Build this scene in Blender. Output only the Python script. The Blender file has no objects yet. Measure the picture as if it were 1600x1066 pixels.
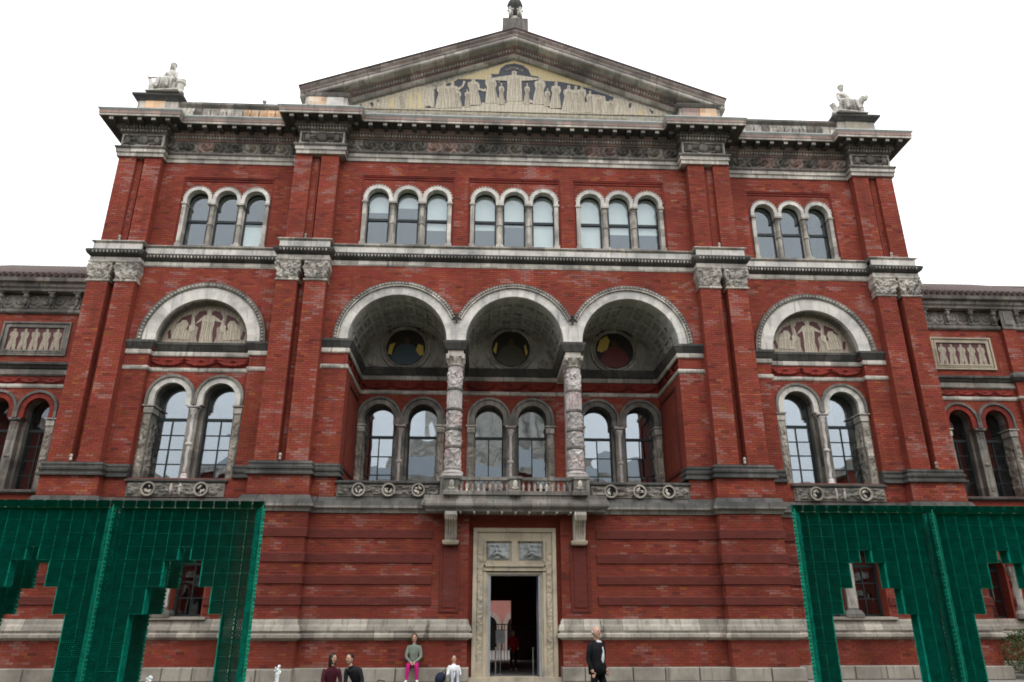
import bpy, math, random
from mathutils import Vector, Matrix, noise
PI = math.pi
R = random.Random(7)
scene = bpy.context.scene
col = scene.collection

# ------------------------------------------------------------ camera
cam_d = bpy.data.cameras.new('camera'); cam = bpy.data.objects.new('camera', cam_d); col.objects.link(cam)
cam_d.sensor_width = 36; cam_d.lens = 36 * 1146.94 / 1600; cam_d.clip_end = 3000; cam_d.clip_start = .1
YAW, PIT = .0465, .3603
fwd = Vector((math.sin(YAW) * math.cos(PIT), math.cos(YAW) * math.cos(PIT), math.sin(PIT)))
cam.location = (-1.1137, -22.5, 1.6347)
cam.rotation_euler = fwd.to_track_quat('-Z', 'Y').to_euler()
scene.camera = cam
# ------------------------------------------------------------ world: overcast sky
SKY = 1.75
w = bpy.data.worlds.new('World'); scene.world = w; w.use_nodes = True
nt = w.node_tree; nt.nodes.clear()
out = nt.nodes.new('ShaderNodeOutputWorld'); bg = nt.nodes.new('ShaderNodeBackground'); bg2 = nt.nodes.new('ShaderNodeBackground')
add = nt.nodes.new('ShaderNodeAddShader'); sky = nt.nodes.new('ShaderNodeTexSky'); sky.sky_type = 'NISHITA'
sky.sun_disc = False; sky.sun_elevation = math.radians(52); sky.sun_rotation = math.radians(200)
tc = nt.nodes.new('ShaderNodeTexCoord'); sep = nt.nodes.new('ShaderNodeSeparateXYZ'); mr = nt.nodes.new('ShaderNodeMapRange')
mr.inputs[1].default_value = 0; mr.inputs[2].default_value = 1; mr.inputs[3].default_value = .42; mr.inputs[4].default_value = 1.5
cl = nt.nodes.new('ShaderNodeTexNoise'); cl.inputs['Scale'].default_value = 2.2; cl.inputs['Detail'].default_value = 5
mc = nt.nodes.new('ShaderNodeMapRange'); mc.inputs[1].default_value = .3; mc.inputs[2].default_value = .7; mc.inputs[3].default_value = .82; mc.inputs[4].default_value = 1.1
mu = nt.nodes.new('ShaderNodeMath'); mu.operation = 'MULTIPLY'; mu2 = nt.nodes.new('ShaderNodeMath'); mu2.operation = 'MULTIPLY'; mu2.inputs[1].default_value = SKY
L = nt.links.new
L(tc.outputs['Generated'], sep.inputs[0]); L(sep.outputs[2], mr.inputs[0]); L(tc.outputs['Generated'], cl.inputs['Vector'])
L(cl.outputs[0], mc.inputs[0]); L(mr.outputs[0], mu.inputs[0]); L(mc.outputs[0], mu.inputs[1]); L(mu.outputs[0], mu2.inputs[0])
bg.inputs[0].default_value = (.97, .985, 1, 1); L(mu2.outputs[0], bg.inputs[1])
L(sky.outputs[0], bg2.inputs[0]); bg2.inputs[1].default_value = .02
L(bg.outputs[0], add.inputs[0]); L(bg2.outputs[0], add.inputs[1]); L(add.outputs[0], out.inputs[0])
# ------------------------------------------------------------ weak veiled sun
sd = bpy.data.lights.new('sun', 'SUN'); sd.energy = .9; sd.angle = math.radians(35); sd.color = (1, .97, .93)
sun = bpy.data.objects.new('sun', sd); col.objects.link(sun)
sun.rotation_euler = Vector((-.35, .95, -1.25)).to_track_quat('-Z', 'Y').to_euler()
vs = scene.view_settings; vs.view_transform = 'Standard'; vs.look = 'None'; vs.gamma = 1; vs.exposure = .12; vs.use_curve_mapping = False
scene.render.engine = 'CYCLES'; scene.cycles.filter_width = 1.8
scene.cycles.max_bounces = 6; scene.cycles.transparent_max_bounces = 12; scene.cycles.caustics_reflective = False; scene.cycles.caustics_refractive = False

# ------------------------------------------------------------ materials
class M:
    def __init__(s, name):
        s.m = bpy.data.materials.new(name); s.m.use_nodes = True; s.t = s.m.node_tree
        s.b = s.t.nodes['Principled BSDF']; s.o = s.t.nodes['Material Output']
        s.geo = s.n('NewGeometry'); s.pos = s.geo.outputs['Position']
    def n(s, t, **k):
        nd = s.t.nodes.new('ShaderNode' + t)
        for a, v in k.items(): setattr(nd, a, v)
        return nd
    def l(s, a, b): s.t.links.new(a, b)
    def scl(s, v, sx, sy, sz):
        m = s.n('Mapping'); m.inputs['Scale'].default_value = (sx, sy, sz); s.l(v, m.inputs[0]); return m.outputs[0]
    def noise(s, scale, detail=4, rough=.55, vec=None):
        t = s.n('TexNoise'); t.inputs['Scale'].default_value = scale; t.inputs['Detail'].default_value = detail; t.inputs['Roughness'].default_value = rough
        s.l(vec or s.pos, t.inputs['Vector']); return t.outputs[0]
    def ramp(s, v, a, b, lo=0., hi=1.):
        m = s.n('MapRange'); s.l(v, m.inputs[0])
        for i, x in enumerate((a, b, lo, hi)): m.inputs[i + 1].default_value = x
        return m.outputs[0]
    def mix(s, f, a, b, mode='MIX'):
        m = s.n('Mix', data_type='RGBA', blend_type=mode)
        for i, x in ((0, f), (6, a), (7, b)):
            if hasattr(x, 'links'): s.l(x, m.inputs[i])
            elif isinstance(x, (int, float)): m.inputs[i].default_value = x
            else: m.inputs[i].default_value = (*x, 1)
        return m.outputs[2]
    def math(s, op, a, b=0.):
        m = s.n('Math', operation=op)
        for i, x in enumerate((a, b)):
            if hasattr(x, 'links'): s.l(x, m.inputs[i])
            else: m.inputs[i].default_value = x
        return m.outputs[0]
    def bump(s, h, dist=.02, st=.6):
        b = s.n('Bump'); b.inputs['Distance'].default_value = dist; b.inputs['Strength'].default_value = st
        s.l(h, b.inputs['Height']); s.l(b.outputs[0], s.b.inputs['Normal'])
    def fin(s, c, rough=.8, spec=.3, metal=0.):
        if hasattr(c, 'links'): s.l(c, s.b.inputs['Base Color'])
        else: s.b.inputs['Base Color'].default_value = (*c, 1)
        if hasattr(rough, 'links'): s.l(rough, s.b.inputs['Roughness'])
        else: s.b.inputs['Roughness'].default_value = rough
        s.b.inputs['Specular IOR Level'].default_value = spec; s.b.inputs['Metallic'].default_value = metal
        return s.m
    def attr(s, name):
        a = s.n('Attribute'); a.attribute_name = name; return a

def simple(name, c, rough=.7, spec=.3, metal=0., var=.12):
    k = M(name); n = k.ramp(k.noise(9, 4), .3, .7, 1 - var, 1 + var)
    cc = k.mix(1., c, k.comb(n) if hasattr(k, 'comb') else c, 'MULTIPLY') if False else None
    hs = k.n('HueSaturation'); hs.inputs['Color'].default_value = (*c, 1); k.l(n, hs.inputs['Value'])
    return k.fin(hs.outputs[0], rough, spec, metal)

def stone(name, base, soot, amount, tint=None, rough=.8, fine=1., spec=.25, streak=1., joints=0):
    """weathered terracotta or stone: per-piece tone, soot blotches, vertical streaks"""
    k = M(name)
    tone = k.attr('tone').outputs['Fac']
    oi = k.n('ObjectInfo').outputs['Random']
    val = k.math('MULTIPLY', tone, k.ramp(oi, 0, 1, .86, 1.1))
    hs = k.n('HueSaturation'); hs.inputs['Color'].default_value = (*base, 1); k.l(val, hs.inputs['Value'])
    c = hs.outputs[0]
    if tint: c = k.mix(k.ramp(k.noise(1.7, 3), .5, .68, 0, .8), c, tint)
    if joints:
        sp = k.n('SeparateXYZ'); k.l(k.pos, sp.inputs[0])
        row = k.math('FLOOR', k.math('MULTIPLY', sp.outputs[2], 3.1)); q = k.math('ADD', k.math('DIVIDE', sp.outputs[0], joints), k.math('MULTIPLY', row, .37))
        wn = k.n('TexWhiteNoise', noise_dimensions='2D'); cb = k.n('CombineXYZ'); k.l(k.math('FLOOR', q), cb.inputs[0]); k.l(row, cb.inputs[1]); k.l(cb.outputs[0], wn.inputs[0])
        h2 = k.n('HueSaturation'); k.l(c, h2.inputs['Color']); k.l(k.ramp(wn.outputs[0], 0, 1, .66, 1.22), h2.inputs['Value']); c = h2.outputs[0]
        c = k.mix(k.ramp(wn.outputs[0], .86, .87, 0, .55), c, soot)
        fr_ = k.math('FRACT', q); c = k.mix(k.math('MAXIMUM', k.ramp(fr_, 0, .022, .8, 0), k.ramp(fr_, .978, 1, 0, .8)), c, soot)
    d1 = k.ramp(k.noise(.9, 6, .62), .62 - amount * .32, .8 - amount * .18)
    d2 = k.ramp(k.noise(1., 5, .6, k.scl(k.pos, 7, 7, .9 * streak)), .66 - amount * .3, .82 - amount * .12)
    d3 = k.ramp(k.noise(14, 4, .7), .5, .85, 0, .7)
    d = k.math('MAXIMUM', k.math('MAXIMUM', k.math('MULTIPLY', d1, .75), k.math('MULTIPLY', d2, .85)), k.math('MULTIPLY', d3, amount))
    c = k.mix(d, c, soot)
    k.bump(k.noise(26 * fine, 6, .7), .015, .5)
    return k.fin(c, rough, spec)

BRK = (.27, .056, .035)
def brickmat(name, c1, c2, efflo=.5, dark=0.):
    k = M(name)
    sp = k.n('SeparateXYZ'); k.l(k.pos, sp.inputs[0])
    cb = k.n('CombineXYZ'); k.l(k.math('ADD', sp.outputs[0], sp.outputs[1]), cb.inputs[0]); k.l(sp.outputs[2], cb.inputs[1])
    bt = k.n('TexBrick'); k.l(cb.outputs[0], bt.inputs['Vector'])
    bt.inputs['Color1'].default_value = (*c1, 1); bt.inputs['Color2'].default_value = (*c2, 1); bt.inputs['Mortar'].default_value = (.12, .035, .025, 1)
    bt.inputs['Scale'].default_value = 1; bt.inputs['Mortar Size'].default_value = .006; bt.inputs['Mortar Smooth'].default_value = .3
    bt.inputs['Brick Width'].default_value = .225; bt.inputs['Row Height'].default_value = .075; bt.inputs['Bias'].default_value = -.1
    c = k.mix(k.ramp(k.noise(.8, 5, .6), .45, .75, 0, .5), bt.outputs[0], (.10, .022, .018))
    e = k.math('MULTIPLY', k.ramp(k.noise(1.1, 6, .65), .58, .72), k.ramp(k.noise(1, 3, .6, k.scl(k.pos, 5, 5, 30)), .45, .62))
    c = k.mix(k.math('MULTIPLY', e, efflo), c, (.36, .22, .24))
    k.bump(bt.outputs['Fac'], .01, -.5)
    return k.fin(c, .85, .2)
def brickpiece(name, single):
    k = M(name)
    c = k.n('ObjectInfo').outputs['Color'] if single else k.attr('bc').outputs['Color']
    c = k.mix(k.ramp(k.noise(30, 4, .7), .4, .8, 0, .45), c, (.13, .025, .018))
    st = k.math('MAXIMUM', k.ramp(k.noise(1., 5, .6, k.scl(k.pos, 2.6, 2.6, .35)), .5, .8, 0, .6), k.ramp(k.noise(.45, 5, .65), .5, .75, 0, .45))
    c = k.mix(st, c, (.085, .026, .019))
    k.bump(k.noise(60, 4, .7), .006, .5)
    return k.fin(c, .85, .2)

def glassmat(name, refl=.3, dark=(.012, .016, .018)):
    k = M(name)
    nz = k.noise(1.1, 1, .4, k.scl(k.pos, 1.2, 1, 1)); b = k.n('Bump'); b.inputs['Distance'].default_value = .05; b.inputs['Strength'].default_value = .09; k.l(nz, b.inputs['Height'])
    g = k.n('BsdfGlossy'); g.inputs['Roughness'].default_value = .01; g.inputs['Color'].default_value = (.88, .94, 1, 1); k.l(b.outputs[0], g.inputs['Normal'])
    tr = k.n('BsdfTransparent'); tr.inputs['Color'].default_value = (.86, .9, .9, 1)
    mx = k.n('MixShader'); mx.inputs[0].default_value = refl; k.l(tr.outputs[0], mx.inputs[1]); k.l(g.outputs[0], mx.inputs[2]); k.l(mx.outputs[0], k.o.inputs[0])
    return k.m

def mosaic(name, a, b, sc=26, w=.4):
    k = M(name); v = k.n('TexVoronoi'); v.inputs['Scale'].default_value = sc; k.l(k.pos, v.inputs['Vector'])
    c = k.mix(k.ramp(v.outputs['Color'], 0, 1, 0, 1), a, b)
    fold = k.n('TexWave'); fold.inputs['Scale'].default_value = 2.3; fold.inputs['Distortion'].default_value = 9; fold.inputs['Detail'].default_value = 3; fold.inputs['Detail Scale'].default_value = 1.2
    k.l(k.scl(k.pos, 1, 1, .35), fold.inputs['Vector'])
    c = k.mix(k.ramp(fold.outputs[1], .1, .35, w, 0), c, tuple(x * .32 for x in a))
    return k.fin(c, .55, .4)

m_wall = brickmat('brick_wall', BRK, (.22, .042, .026), .3)
m_wall_dark = brickmat('brick_band', (.12, .026, .02), (.085, .02, .017), .2)
m_brick = brickpiece('bricks', False); m_brick1 = brickpiece('brick_piece', True)
m_white = stone('pale_terracotta', (.62, .575, .505), (.085, .08, .072), .56, (.40, .36, .32), joints=.55)
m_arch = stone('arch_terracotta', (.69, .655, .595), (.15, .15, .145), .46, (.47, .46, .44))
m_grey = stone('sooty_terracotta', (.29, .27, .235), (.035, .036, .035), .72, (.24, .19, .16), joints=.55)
m_darkst = stone('black_terracotta_and_shade', (.12, .115, .105), (.018, .02, .021), .75, joints=.55)  # own tone of dark mouldings; painted shade on cornice soffit and modillions
m_corona = stone('pink_terracotta', (.42, .285, .24), (.10, .095, .095), .48, (.33, .31, .28), joints=.55)
m_warm = stone('buff_door_stone', (.42, .36, .265), (.12, .10, .075), .36, (.36, .33, .27))
m_vault = stone('vault_terracotta', (.46, .46, .41), (.12, .125, .11), .4)
m_colst = stone('column_terracotta', (.60, .555, .53), (.07, .065, .06), .55, (.46, .35, .33), streak=6)
m_statue = stone('statue_stone', (.62, .59, .53), (.16, .155, .14), .35)
m_peach = stone('peach_terracotta', (.72, .47, .29), (.40, .33, .26), .12, (.70, .68, .58), joints=.55)
m_foot = stone('foot_stone', (.33, .30, .25), (.10, .09, .078), .55)
m_plinth = stone('plinth_terracotta', (.43, .39, .33), (.10, .09, .075), .6, (.30, .27, .23), joints=.55)
m_grass = simple('lawn', (.045, .075, .022), .9, var=.3)
m_redterra = stone('red_terracotta', (.235, .035, .024), (.045, .012, .010), .45)
m_lead = stone('lead_cover', (.52, .54, .52), (.15, .16, .155), .3)
m_rake = stone('pale_pink_terracotta', (.50, .42, .385), (.12, .11, .10), .45, (.36, .27, .25), joints=.7)
m_glass = glassmat('window_glass', .30); m_glass_up = glassmat('upper_glass', .10)
m_frame = simple('dark_window_frame', (.018, .026, .027), .5)
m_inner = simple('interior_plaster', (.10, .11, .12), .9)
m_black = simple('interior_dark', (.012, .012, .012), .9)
m_blind = simple('white_blind', (.92, .91, .86), .9, var=.03)
m_cream = mosaic('cream_mosaic', (.56, .50, .39), (.40, .34, .25), 22, .35)
m_navy = mosaic('navy_mosaic', (.022, .027, .042), (.045, .05, .068), 22, .1)
m_gold = mosaic('gold_mosaic', (.60, .49, .27), (.48, .38, .2), 22, .1)
m_band = mosaic('patterned_border', (.44, .41, .33), (.20, .19, .16), 9, .3)
m_maroon = mosaic('maroon_ground', (.095, .022, .026), (.075, .02, .022), 30, .1)
m_sgraf = mosaic('buff_figures', (.42, .36, .27), (.27, .23, .175), 20, .4)
m_tile = stone('roof_tile', (.13, .095, .085), (.05, .045, .043), .3)
m_green = simple('green_plastic', (.0, .235, .165), .7, .2, var=.3)
m_green_l = simple('light_green_plastic', (.01, .2, .095), .4, .4)
m_steel = simple('brushed_steel', (.45, .50, .53), .35, .5, .6)
m_ground = stone('paving', (.25, .24, .22), (.2, .19, .175), .3)
m_pipe = simple('black_pipe', (.02, .02, .02), .5); m_bpipe = simple('brown_pipe', (.06, .025, .02), .5)

# ------------------------------------------------------------ mesh builder
class MB:
    def __init__(s): s.v = []; s.f = []; s.m = []; s.t = []; s.mi = 0; s.tone = 1.
    def add(s, vs, fs):
        o = len(s.v); s.v += vs; s.t += [s.tone] * len(vs)
        for f in fs: s.f.append(tuple(i + o for i in f)); s.m.append(s.mi)
    def box(s, x0, x1, y0, y1, z0, z1):
        s.add([(x0, y0, z0), (x1, y0, z0), (x1, y1, z0), (x0, y1, z0), (x0, y0, z1), (x1, y0, z1), (x1, y1, z1), (x0, y1, z1)],
              [(0, 3, 2, 1), (4, 5, 6, 7), (0, 1, 5, 4), (1, 2, 6, 5), (2, 3, 7, 6), (3, 0, 4, 7)])
    def prism(s, poly, y0, y1):
        """polygon in x,z extruded from y0 (front) to y1"""
        a = sum(poly[i][0] * poly[(i + 1) % len(poly)][1] - poly[(i + 1) % len(poly)][0] * poly[i][1] for i in range(len(poly)))
        if a < 0: poly = poly[::-1]
        n = len(poly); s.add([(x, y0, z) for x, z in poly] + [(x, y1, z) for x, z in poly],
              [tuple(range(n)), tuple(range(2 * n - 1, n - 1, -1))] + [(i, i + n, (i + 1) % n + n, (i + 1) % n) for i in range(n)])
    def prism_x(s, poly, x0, x1):
        """polygon in y,z extruded along x"""
        n = len(poly); s.add([(x0, y, z) for y, z in poly] + [(x1, y, z) for y, z in poly],
              [tuple(range(n)), tuple(range(2 * n - 1, n - 1, -1))] + [(i, i + n, (i + 1) % n + n, (i + 1) % n) for i in range(n)])
    def ring(s, cx, cz, r0, r1, y0, y1, a0=0., a1=PI, n=24, tones=None):
        """arch band: front at y0, back at y1; angles from +x axis"""
        for i in range(n):
            if tones: s.tone = R.uniform(*tones)
            b0 = a0 + (a1 - a0) * i / n; b1 = a0 + (a1 - a0) * (i + 1) / n
            p = lambda r, b, y: (cx + r * math.cos(b), y, cz + r * math.sin(b))
            s.add([p(r0, b0, y0), p(r1, b0, y0), p(r1, b1, y0), p(r0, b1, y0), p(r0, b0, y1), p(r1, b0, y1), p(r1, b1, y1), p(r0, b1, y1)],
                  [(0, 1, 2, 3), (1, 5, 6, 2), (0, 3, 7, 4)] + ([(0, 4, 5, 1)] if i == 0 else []) + ([(3, 2, 6, 7)] if i == n - 1 else []))
        s.tone = 1.
    def mold(s, x0, x1, plane, prof, yb, ml=1, mr=1):
        """moulding run; prof = (projection, z) bottom to top; ml/mr mitre returns at the ends back to yb"""
        rings = []
        for p, z in prof:
            a = x0 - p * ml; b = x1 + p * mr
            rings.append([(a, yb, z), (a, plane - p, z), (b, plane - p, z), (b, yb, z)])
        vs = [q for r in rings for q in r]; fs = []
        for i in range(len(prof) - 1):
            for j in range(3): o = i * 4 + j; fs.append((o, o + 1, o + 5, o + 4))
        fs.append((0, 3, 2, 1)); o = (len(prof) - 1) * 4; fs.append((o, o + 1, o + 2, o + 3))
        s.add(vs, fs)
    def tube(s, pts, rad, n=6, cap=True):
        pts = [Vector(p) for p in pts]
        if not hasattr(rad, '__len__'): rad = [rad] * len(pts)
        vs = []; up = Vector((0, 0, 1))
        for i, p in enumerate(pts):
            d = (pts[min(i + 1, len(pts) - 1)] - pts[max(i - 1, 0)]).normalized()
            a = d.cross(up if abs(d.z) < .95 else Vector((1, 0, 0))).normalized(); b = a.cross(d)
            vs += [tuple(p + (a * math.cos(2 * PI * k / n) + b * math.sin(2 * PI * k / n)) * rad[i]) for k in range(n)]
        fs = [(i * n + k, i * n + (k + 1) % n, (i + 1) * n + (k + 1) % n, (i + 1) * n + k) for i in range(len(pts) - 1) for k in range(n)]
        if cap: fs += [tuple(range(n - 1, -1, -1)), tuple(range((len(pts) - 1) * n, len(pts) * n))]
        s.add(vs, fs)
    def lathe(s, cx, cy, prof, n=16, f=None):
        """prof = (r,z) bottom to top; f(theta,z) extra radius"""
        vs = []
        for r, z in prof:
            for k in range(n):
                a = 2 * PI * k / n; q = r + (f(a, z) if f else 0); vs.append((cx + q * math.cos(a), cy + q * math.sin(a), z))
        fs = [(i * n + k, i * n + (k + 1) % n, (i + 1) * n + (k + 1) % n, (i + 1) * n + k) for i in range(len(prof) - 1) for k in range(n)]
        fs += [tuple(range(n - 1, -1, -1)), tuple(range((len(prof) - 1) * n, len(prof) * n))]
        s.add(vs, fs)
    def ell(s, c, r, n=10, m=7, rot=None):
        vs = []; c = Vector(c)
        for i in range(m + 1):
            t = PI * i / m
            for k in range(n):
                a = 2 * PI * k / n; v = Vector((r[0] * math.sin(t) * math.cos(a), r[1] * math.sin(t) * math.sin(a), -r[2] * math.cos(t)))
                if rot: v.rotate(rot)
                vs.append(tuple(c + v))
        fs = [(i * n + k, i * n + (k + 1) % n, (i + 1) * n + (k + 1) % n, (i + 1) * n + k) for i in range(m) for k in range(n)]
        s.add(vs, fs)
    def relief(s, x0, x1, z0, z1, plane, depth, fn, nx, nz):
        """height field facing -y"""
        vs = []
        for j in range(nz + 1):
            for i in range(nx + 1):
                u = i / nx; v = j / nz; vs.append((x0 + (x1 - x0) * u, plane - depth * fn(u, v), z0 + (z1 - z0) * v))
        s.add(vs, [(j * (nx + 1) + i, j * (nx + 1) + i + 1, (j + 1) * (nx + 1) + i + 1, (j + 1) * (nx + 1) + i) for j in range(nz) for i in range(nx)])
    def mesh(s, name, mats, smooth=False):
        me = bpy.data.meshes.new(name); me.from_pydata(s.v, [], s.f)
        for m in (mats if isinstance(mats, (list, tuple)) else [mats]): me.materials.append(m)
        me.polygons.foreach_set('material_index', s.m)
        if smooth: me.polygons.foreach_set('use_smooth', [True] * len(s.f))
        a = me.attributes.new('tone', 'FLOAT', 'POINT'); a.data.foreach_set('value', s.t)
        me.update(); return me
    def build(s, name, mats, parent=None, smooth=False, kind=None, label=None):
        return obj(name, s.mesh(name, mats, smooth), parent, kind, label)

def obj(name, me, parent=None, kind=None, label=None):
    o = bpy.data.objects.new(name, me); col.objects.link(o)
    if parent: o.parent = parent
    if kind: o['kind'] = kind
    if label: o['label'] = label
    return o
def thing(name, label, cat, loc=(0, 0, 0), group=None):
    o = bpy.data.objects.new(name, None); col.objects.link(o); o.location = loc; o.empty_display_size = .3
    tag(o, label, cat, group); return o
def tag(o, label, cat, group=None):
    o['label'] = label; o['category'] = cat
    if group: o['group'] = group
def bxo(name, mat, parent, *b, **k):
    m = MB(); m.box(*b); return m.build(name, mat, parent, **k)
CUBE = {}
def block(name, mat, parent, x0, x1, y0, y1, z0, z1):
    """a stone block sharing one bevelled unit mesh"""
    if mat.name not in CUBE:
        m = MB(); e = .04
        m.add([(-.5, .5, -.5), (.5, .5, -.5), (.5, .5, .5), (-.5, .5, .5), (-.5, -.4, -.5), (.5, -.4, -.5), (.5, -.4, .5), (-.5, -.4, .5),
               (-.5 + e * .5, -.5, -.5 + e * 1.5), (.5 - e * .5, -.5, -.5 + e * 1.5), (.5 - e * .5, -.5, .5 - e * 1.5), (-.5 + e * .5, -.5, .5 - e * 1.5)],
              [(0, 4, 5, 1)[::-1], (1, 5, 6, 2)[::-1], (2, 6, 7, 3)[::-1], (3, 7, 4, 0)[::-1]][0:0] + [(4, 0, 1, 5), (5, 1, 2, 6), (6, 2, 3, 7), (7, 3, 0, 4), (4, 5, 9, 8), (5, 6, 10, 9), (6, 7, 11, 10), (7, 4, 8, 11), (8, 9, 10, 11)])
        CUBE[mat.name] = m.mesh('stone_block', mat)
    o = obj(name, CUBE[mat.name], parent)
    o.location = ((x0 + x1) / 2, (y0 + y1) / 2, (z0 + z1) / 2); o.scale = (x1 - x0, y1 - y0, z1 - z0); return o
def blocks(name, mat, parent, x0, x1, y0, y1, z0, z1, w=.62):
    n = max(1, round((x1 - x0) / w)); xs = [x0 + (x1 - x0) * i / n + (R.uniform(-.08, .08) if 0 < i < n else 0) for i in range(n + 1)]
    for a, b in zip(xs, xs[1:]): block(name, mat, parent, a + .004, b - .004, y0 - R.uniform(0, .006), y1, z0, z1)
def wall_open(m, x0, x1, z0, z1, yf, yb, ops, n=14):
    """front face of a wall with arched/rect openings plus their reveals. ops: (cx, half width, z bottom, z spring, arched)"""
    ops = sorted(ops); cur = x0
    q = lambda a, b, c, d: m.add([(a, yf, c), (b, yf, c), (b, yf, d), (a, yf, d)], [(0, 1, 2, 3)])
    for cx, hw, zb, zs, ar in ops:
        a, b = cx - hw, cx + hw
        if a > cur: q(cur, a, z0, z1)
        if zb > z0: q(a, b, z0, zb)
        pts = [(cx - hw * math.cos(PI * i / n), zs + hw * math.sin(PI * i / n)) for i in range(n + 1)] if ar else [(a, zs), (b, zs)]
        for (xa, za), (xb, zb_) in zip(pts, pts[1:]):
            m.add([(xa, yf, za), (xb, yf, zb_), (xb, yf, z1), (xa, yf, z1)], [(0, 1, 2, 3)])
        rp = [(a, zb)] + pts + [(b, zb)]
        for (xa, za), (xb, zb_) in (zip(rp, rp[1:] + rp[:1]) if zb > z0 else zip(rp, rp[1:])):
            m.add([(xa, yf, za), (xb, yf, zb_), (xb, yb, zb_), (xa, yb, za)], [(0, 3, 2, 1)])
        cur = b
    if cur < x1: q(cur, x1, z0, z1)
    m.box(x0, x0 + .001, yf, yb, z0, z1); m.box(x1 - .001, x1, yf, yb, z0, z1)

# relief patterns -------------------------------------------------
def scrolls(k, ph=0.):
    def f(u, v):
        a = u * k + ph; i = math.floor(a); x = (a - i - .5) * 2; y = (v - .5) * 2; s = 1 if i % 2 else -1
        r = math.hypot(x, y) + 1e-4; t = math.atan2(y * s, x)
        h = .5 + .5 * math.cos(2 * t + 9 * r); h *= max(0, 1.15 - r * .55)
        h += .8 * max(0, 1 - r * 4.5); h += .35 * (noise.noise(Vector((u * k * 3.1, v * 3, ph))) )
        e = min(1, 6 * min(v, 1 - v)); return max(0, min(1.2, h)) * e
    return f
def lumps(k, kz, seed=0.):
    def f(u, v):
        n = noise.fractal(Vector((u * k, v * kz, seed)), .9, 2.1, 3) * .9 + .45
        e = min(1, 7 * min(v, 1 - v), 7 * k * min(u, 1 - u)); return max(0, min(1, n)) * e
    return f
def wreath(k):
    """hanging swags with rosettes between"""
    def f(u, v):
        a = u * k; x = (a - math.floor(a) - .5) * 2; y = v * 2 - 1
        zc = .55 - 1.25 * (1 - x * x) ** .5 if abs(x) < 1 else .55
        h = max(0, 1 - abs(y - zc) * 4.2); h = max(h, 1 - math.hypot(abs(x) - 1, y - .45) * 3.2, .7 - math.hypot(x, y - .35) * 3)
        return max(0, h) * (1 + .3 * math.sin(a * 40 + y * 9))
    return f
def figures(k):
    """a row of small standing putti between branches"""
    def f(u, v):
        a = u * k; x = (a - math.floor(a) - .5) * 2; y = v
        h = max(0, 1 - math.hypot(x * 1.0, (y - .82) * 5) * 1.1) + max(0, 1 - abs(x) * (2.3 - y)) * (y < .72) * min(1, y * 5)
        h += .5 * max(0, math.cos(x * 9 + y * 12)) * (abs(x) > .45)
        return min(1, max(0, h)) * min(1, 8 * min(v, 1 - v))
    return f

# bricks ----------------------------------------------------------
BR = []        # x0,x1,z0,z1,plane,(r,g,b)
def brick_colour(x, z, plane):
    n = noise.noise(Vector((x * .55, z * .5, plane * 3 + 4))) ; n2 = noise.noise(Vector((x * 1.9, z * 1.1, plane * 9 + 17)))
    n3 = noise.noise(Vector((x * 1.3, z * 7, 3.3 + plane)))
    v = R.gauss(1, .085); c = [BRK[0] * v, BRK[1] * v * R.uniform(.85, 1.2), BRK[2] * v * R.uniform(.85, 1.2)]
    if R.random() < .03: c = [c[0] * 1.2, c[1] * 1.6, c[2] * 1.1]
    if R.random() < .05: c = [c[0] * .62, c[1] * .7, c[2] * .8]
    d = (1.02 if z > 5 else .74) + .3 * n + .15 * n2; c = [q * d for q in c]  # ground-storey bricks darker: the dimmer light there is put into their colour
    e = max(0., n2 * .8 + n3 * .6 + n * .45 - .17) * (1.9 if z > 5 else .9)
    if R.random() < .02: e = max(e, .3)
    if e > 0 and R.random() < .75:
        e = min(.38, e * R.uniform(.2, 1.0)); c = [c[i] * (1 - e) + (.40, .30, .27)[i] * e for i in range(3)]
    return tuple(c)
def bricks(x0, x1, z0, z1, plane, skip=None):
    nz = max(1, round((z1 - z0) / .075)); h = (z1 - z0) / nz
    for j in range(nz):
        za = z0 + j * h; x = x0 - (.1125 if int(round(za / h)) % 2 else 0)
        while x < x1 - .02:
            a = max(x, x0); b = min(x + .225, x1); x += .225
            if b - a < .03: continue
            if skip and (skip(a, za + h / 2) or skip(b, za + h / 2)):
                if skip((a + b) / 2, za + h / 2) or b - a < .08: continue
                if skip(a, za + h / 2): a = (a + b) / 2
                else: b = (a + b) / 2
                if skip(a, za + h / 2) or skip(b, za + h / 2): continue
            BR.append((a + .005, b - .005, za + .005, za + h - .005, plane - R.uniform(.007, .013), brick_colour((a + b) / 2, za, plane)))
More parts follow.
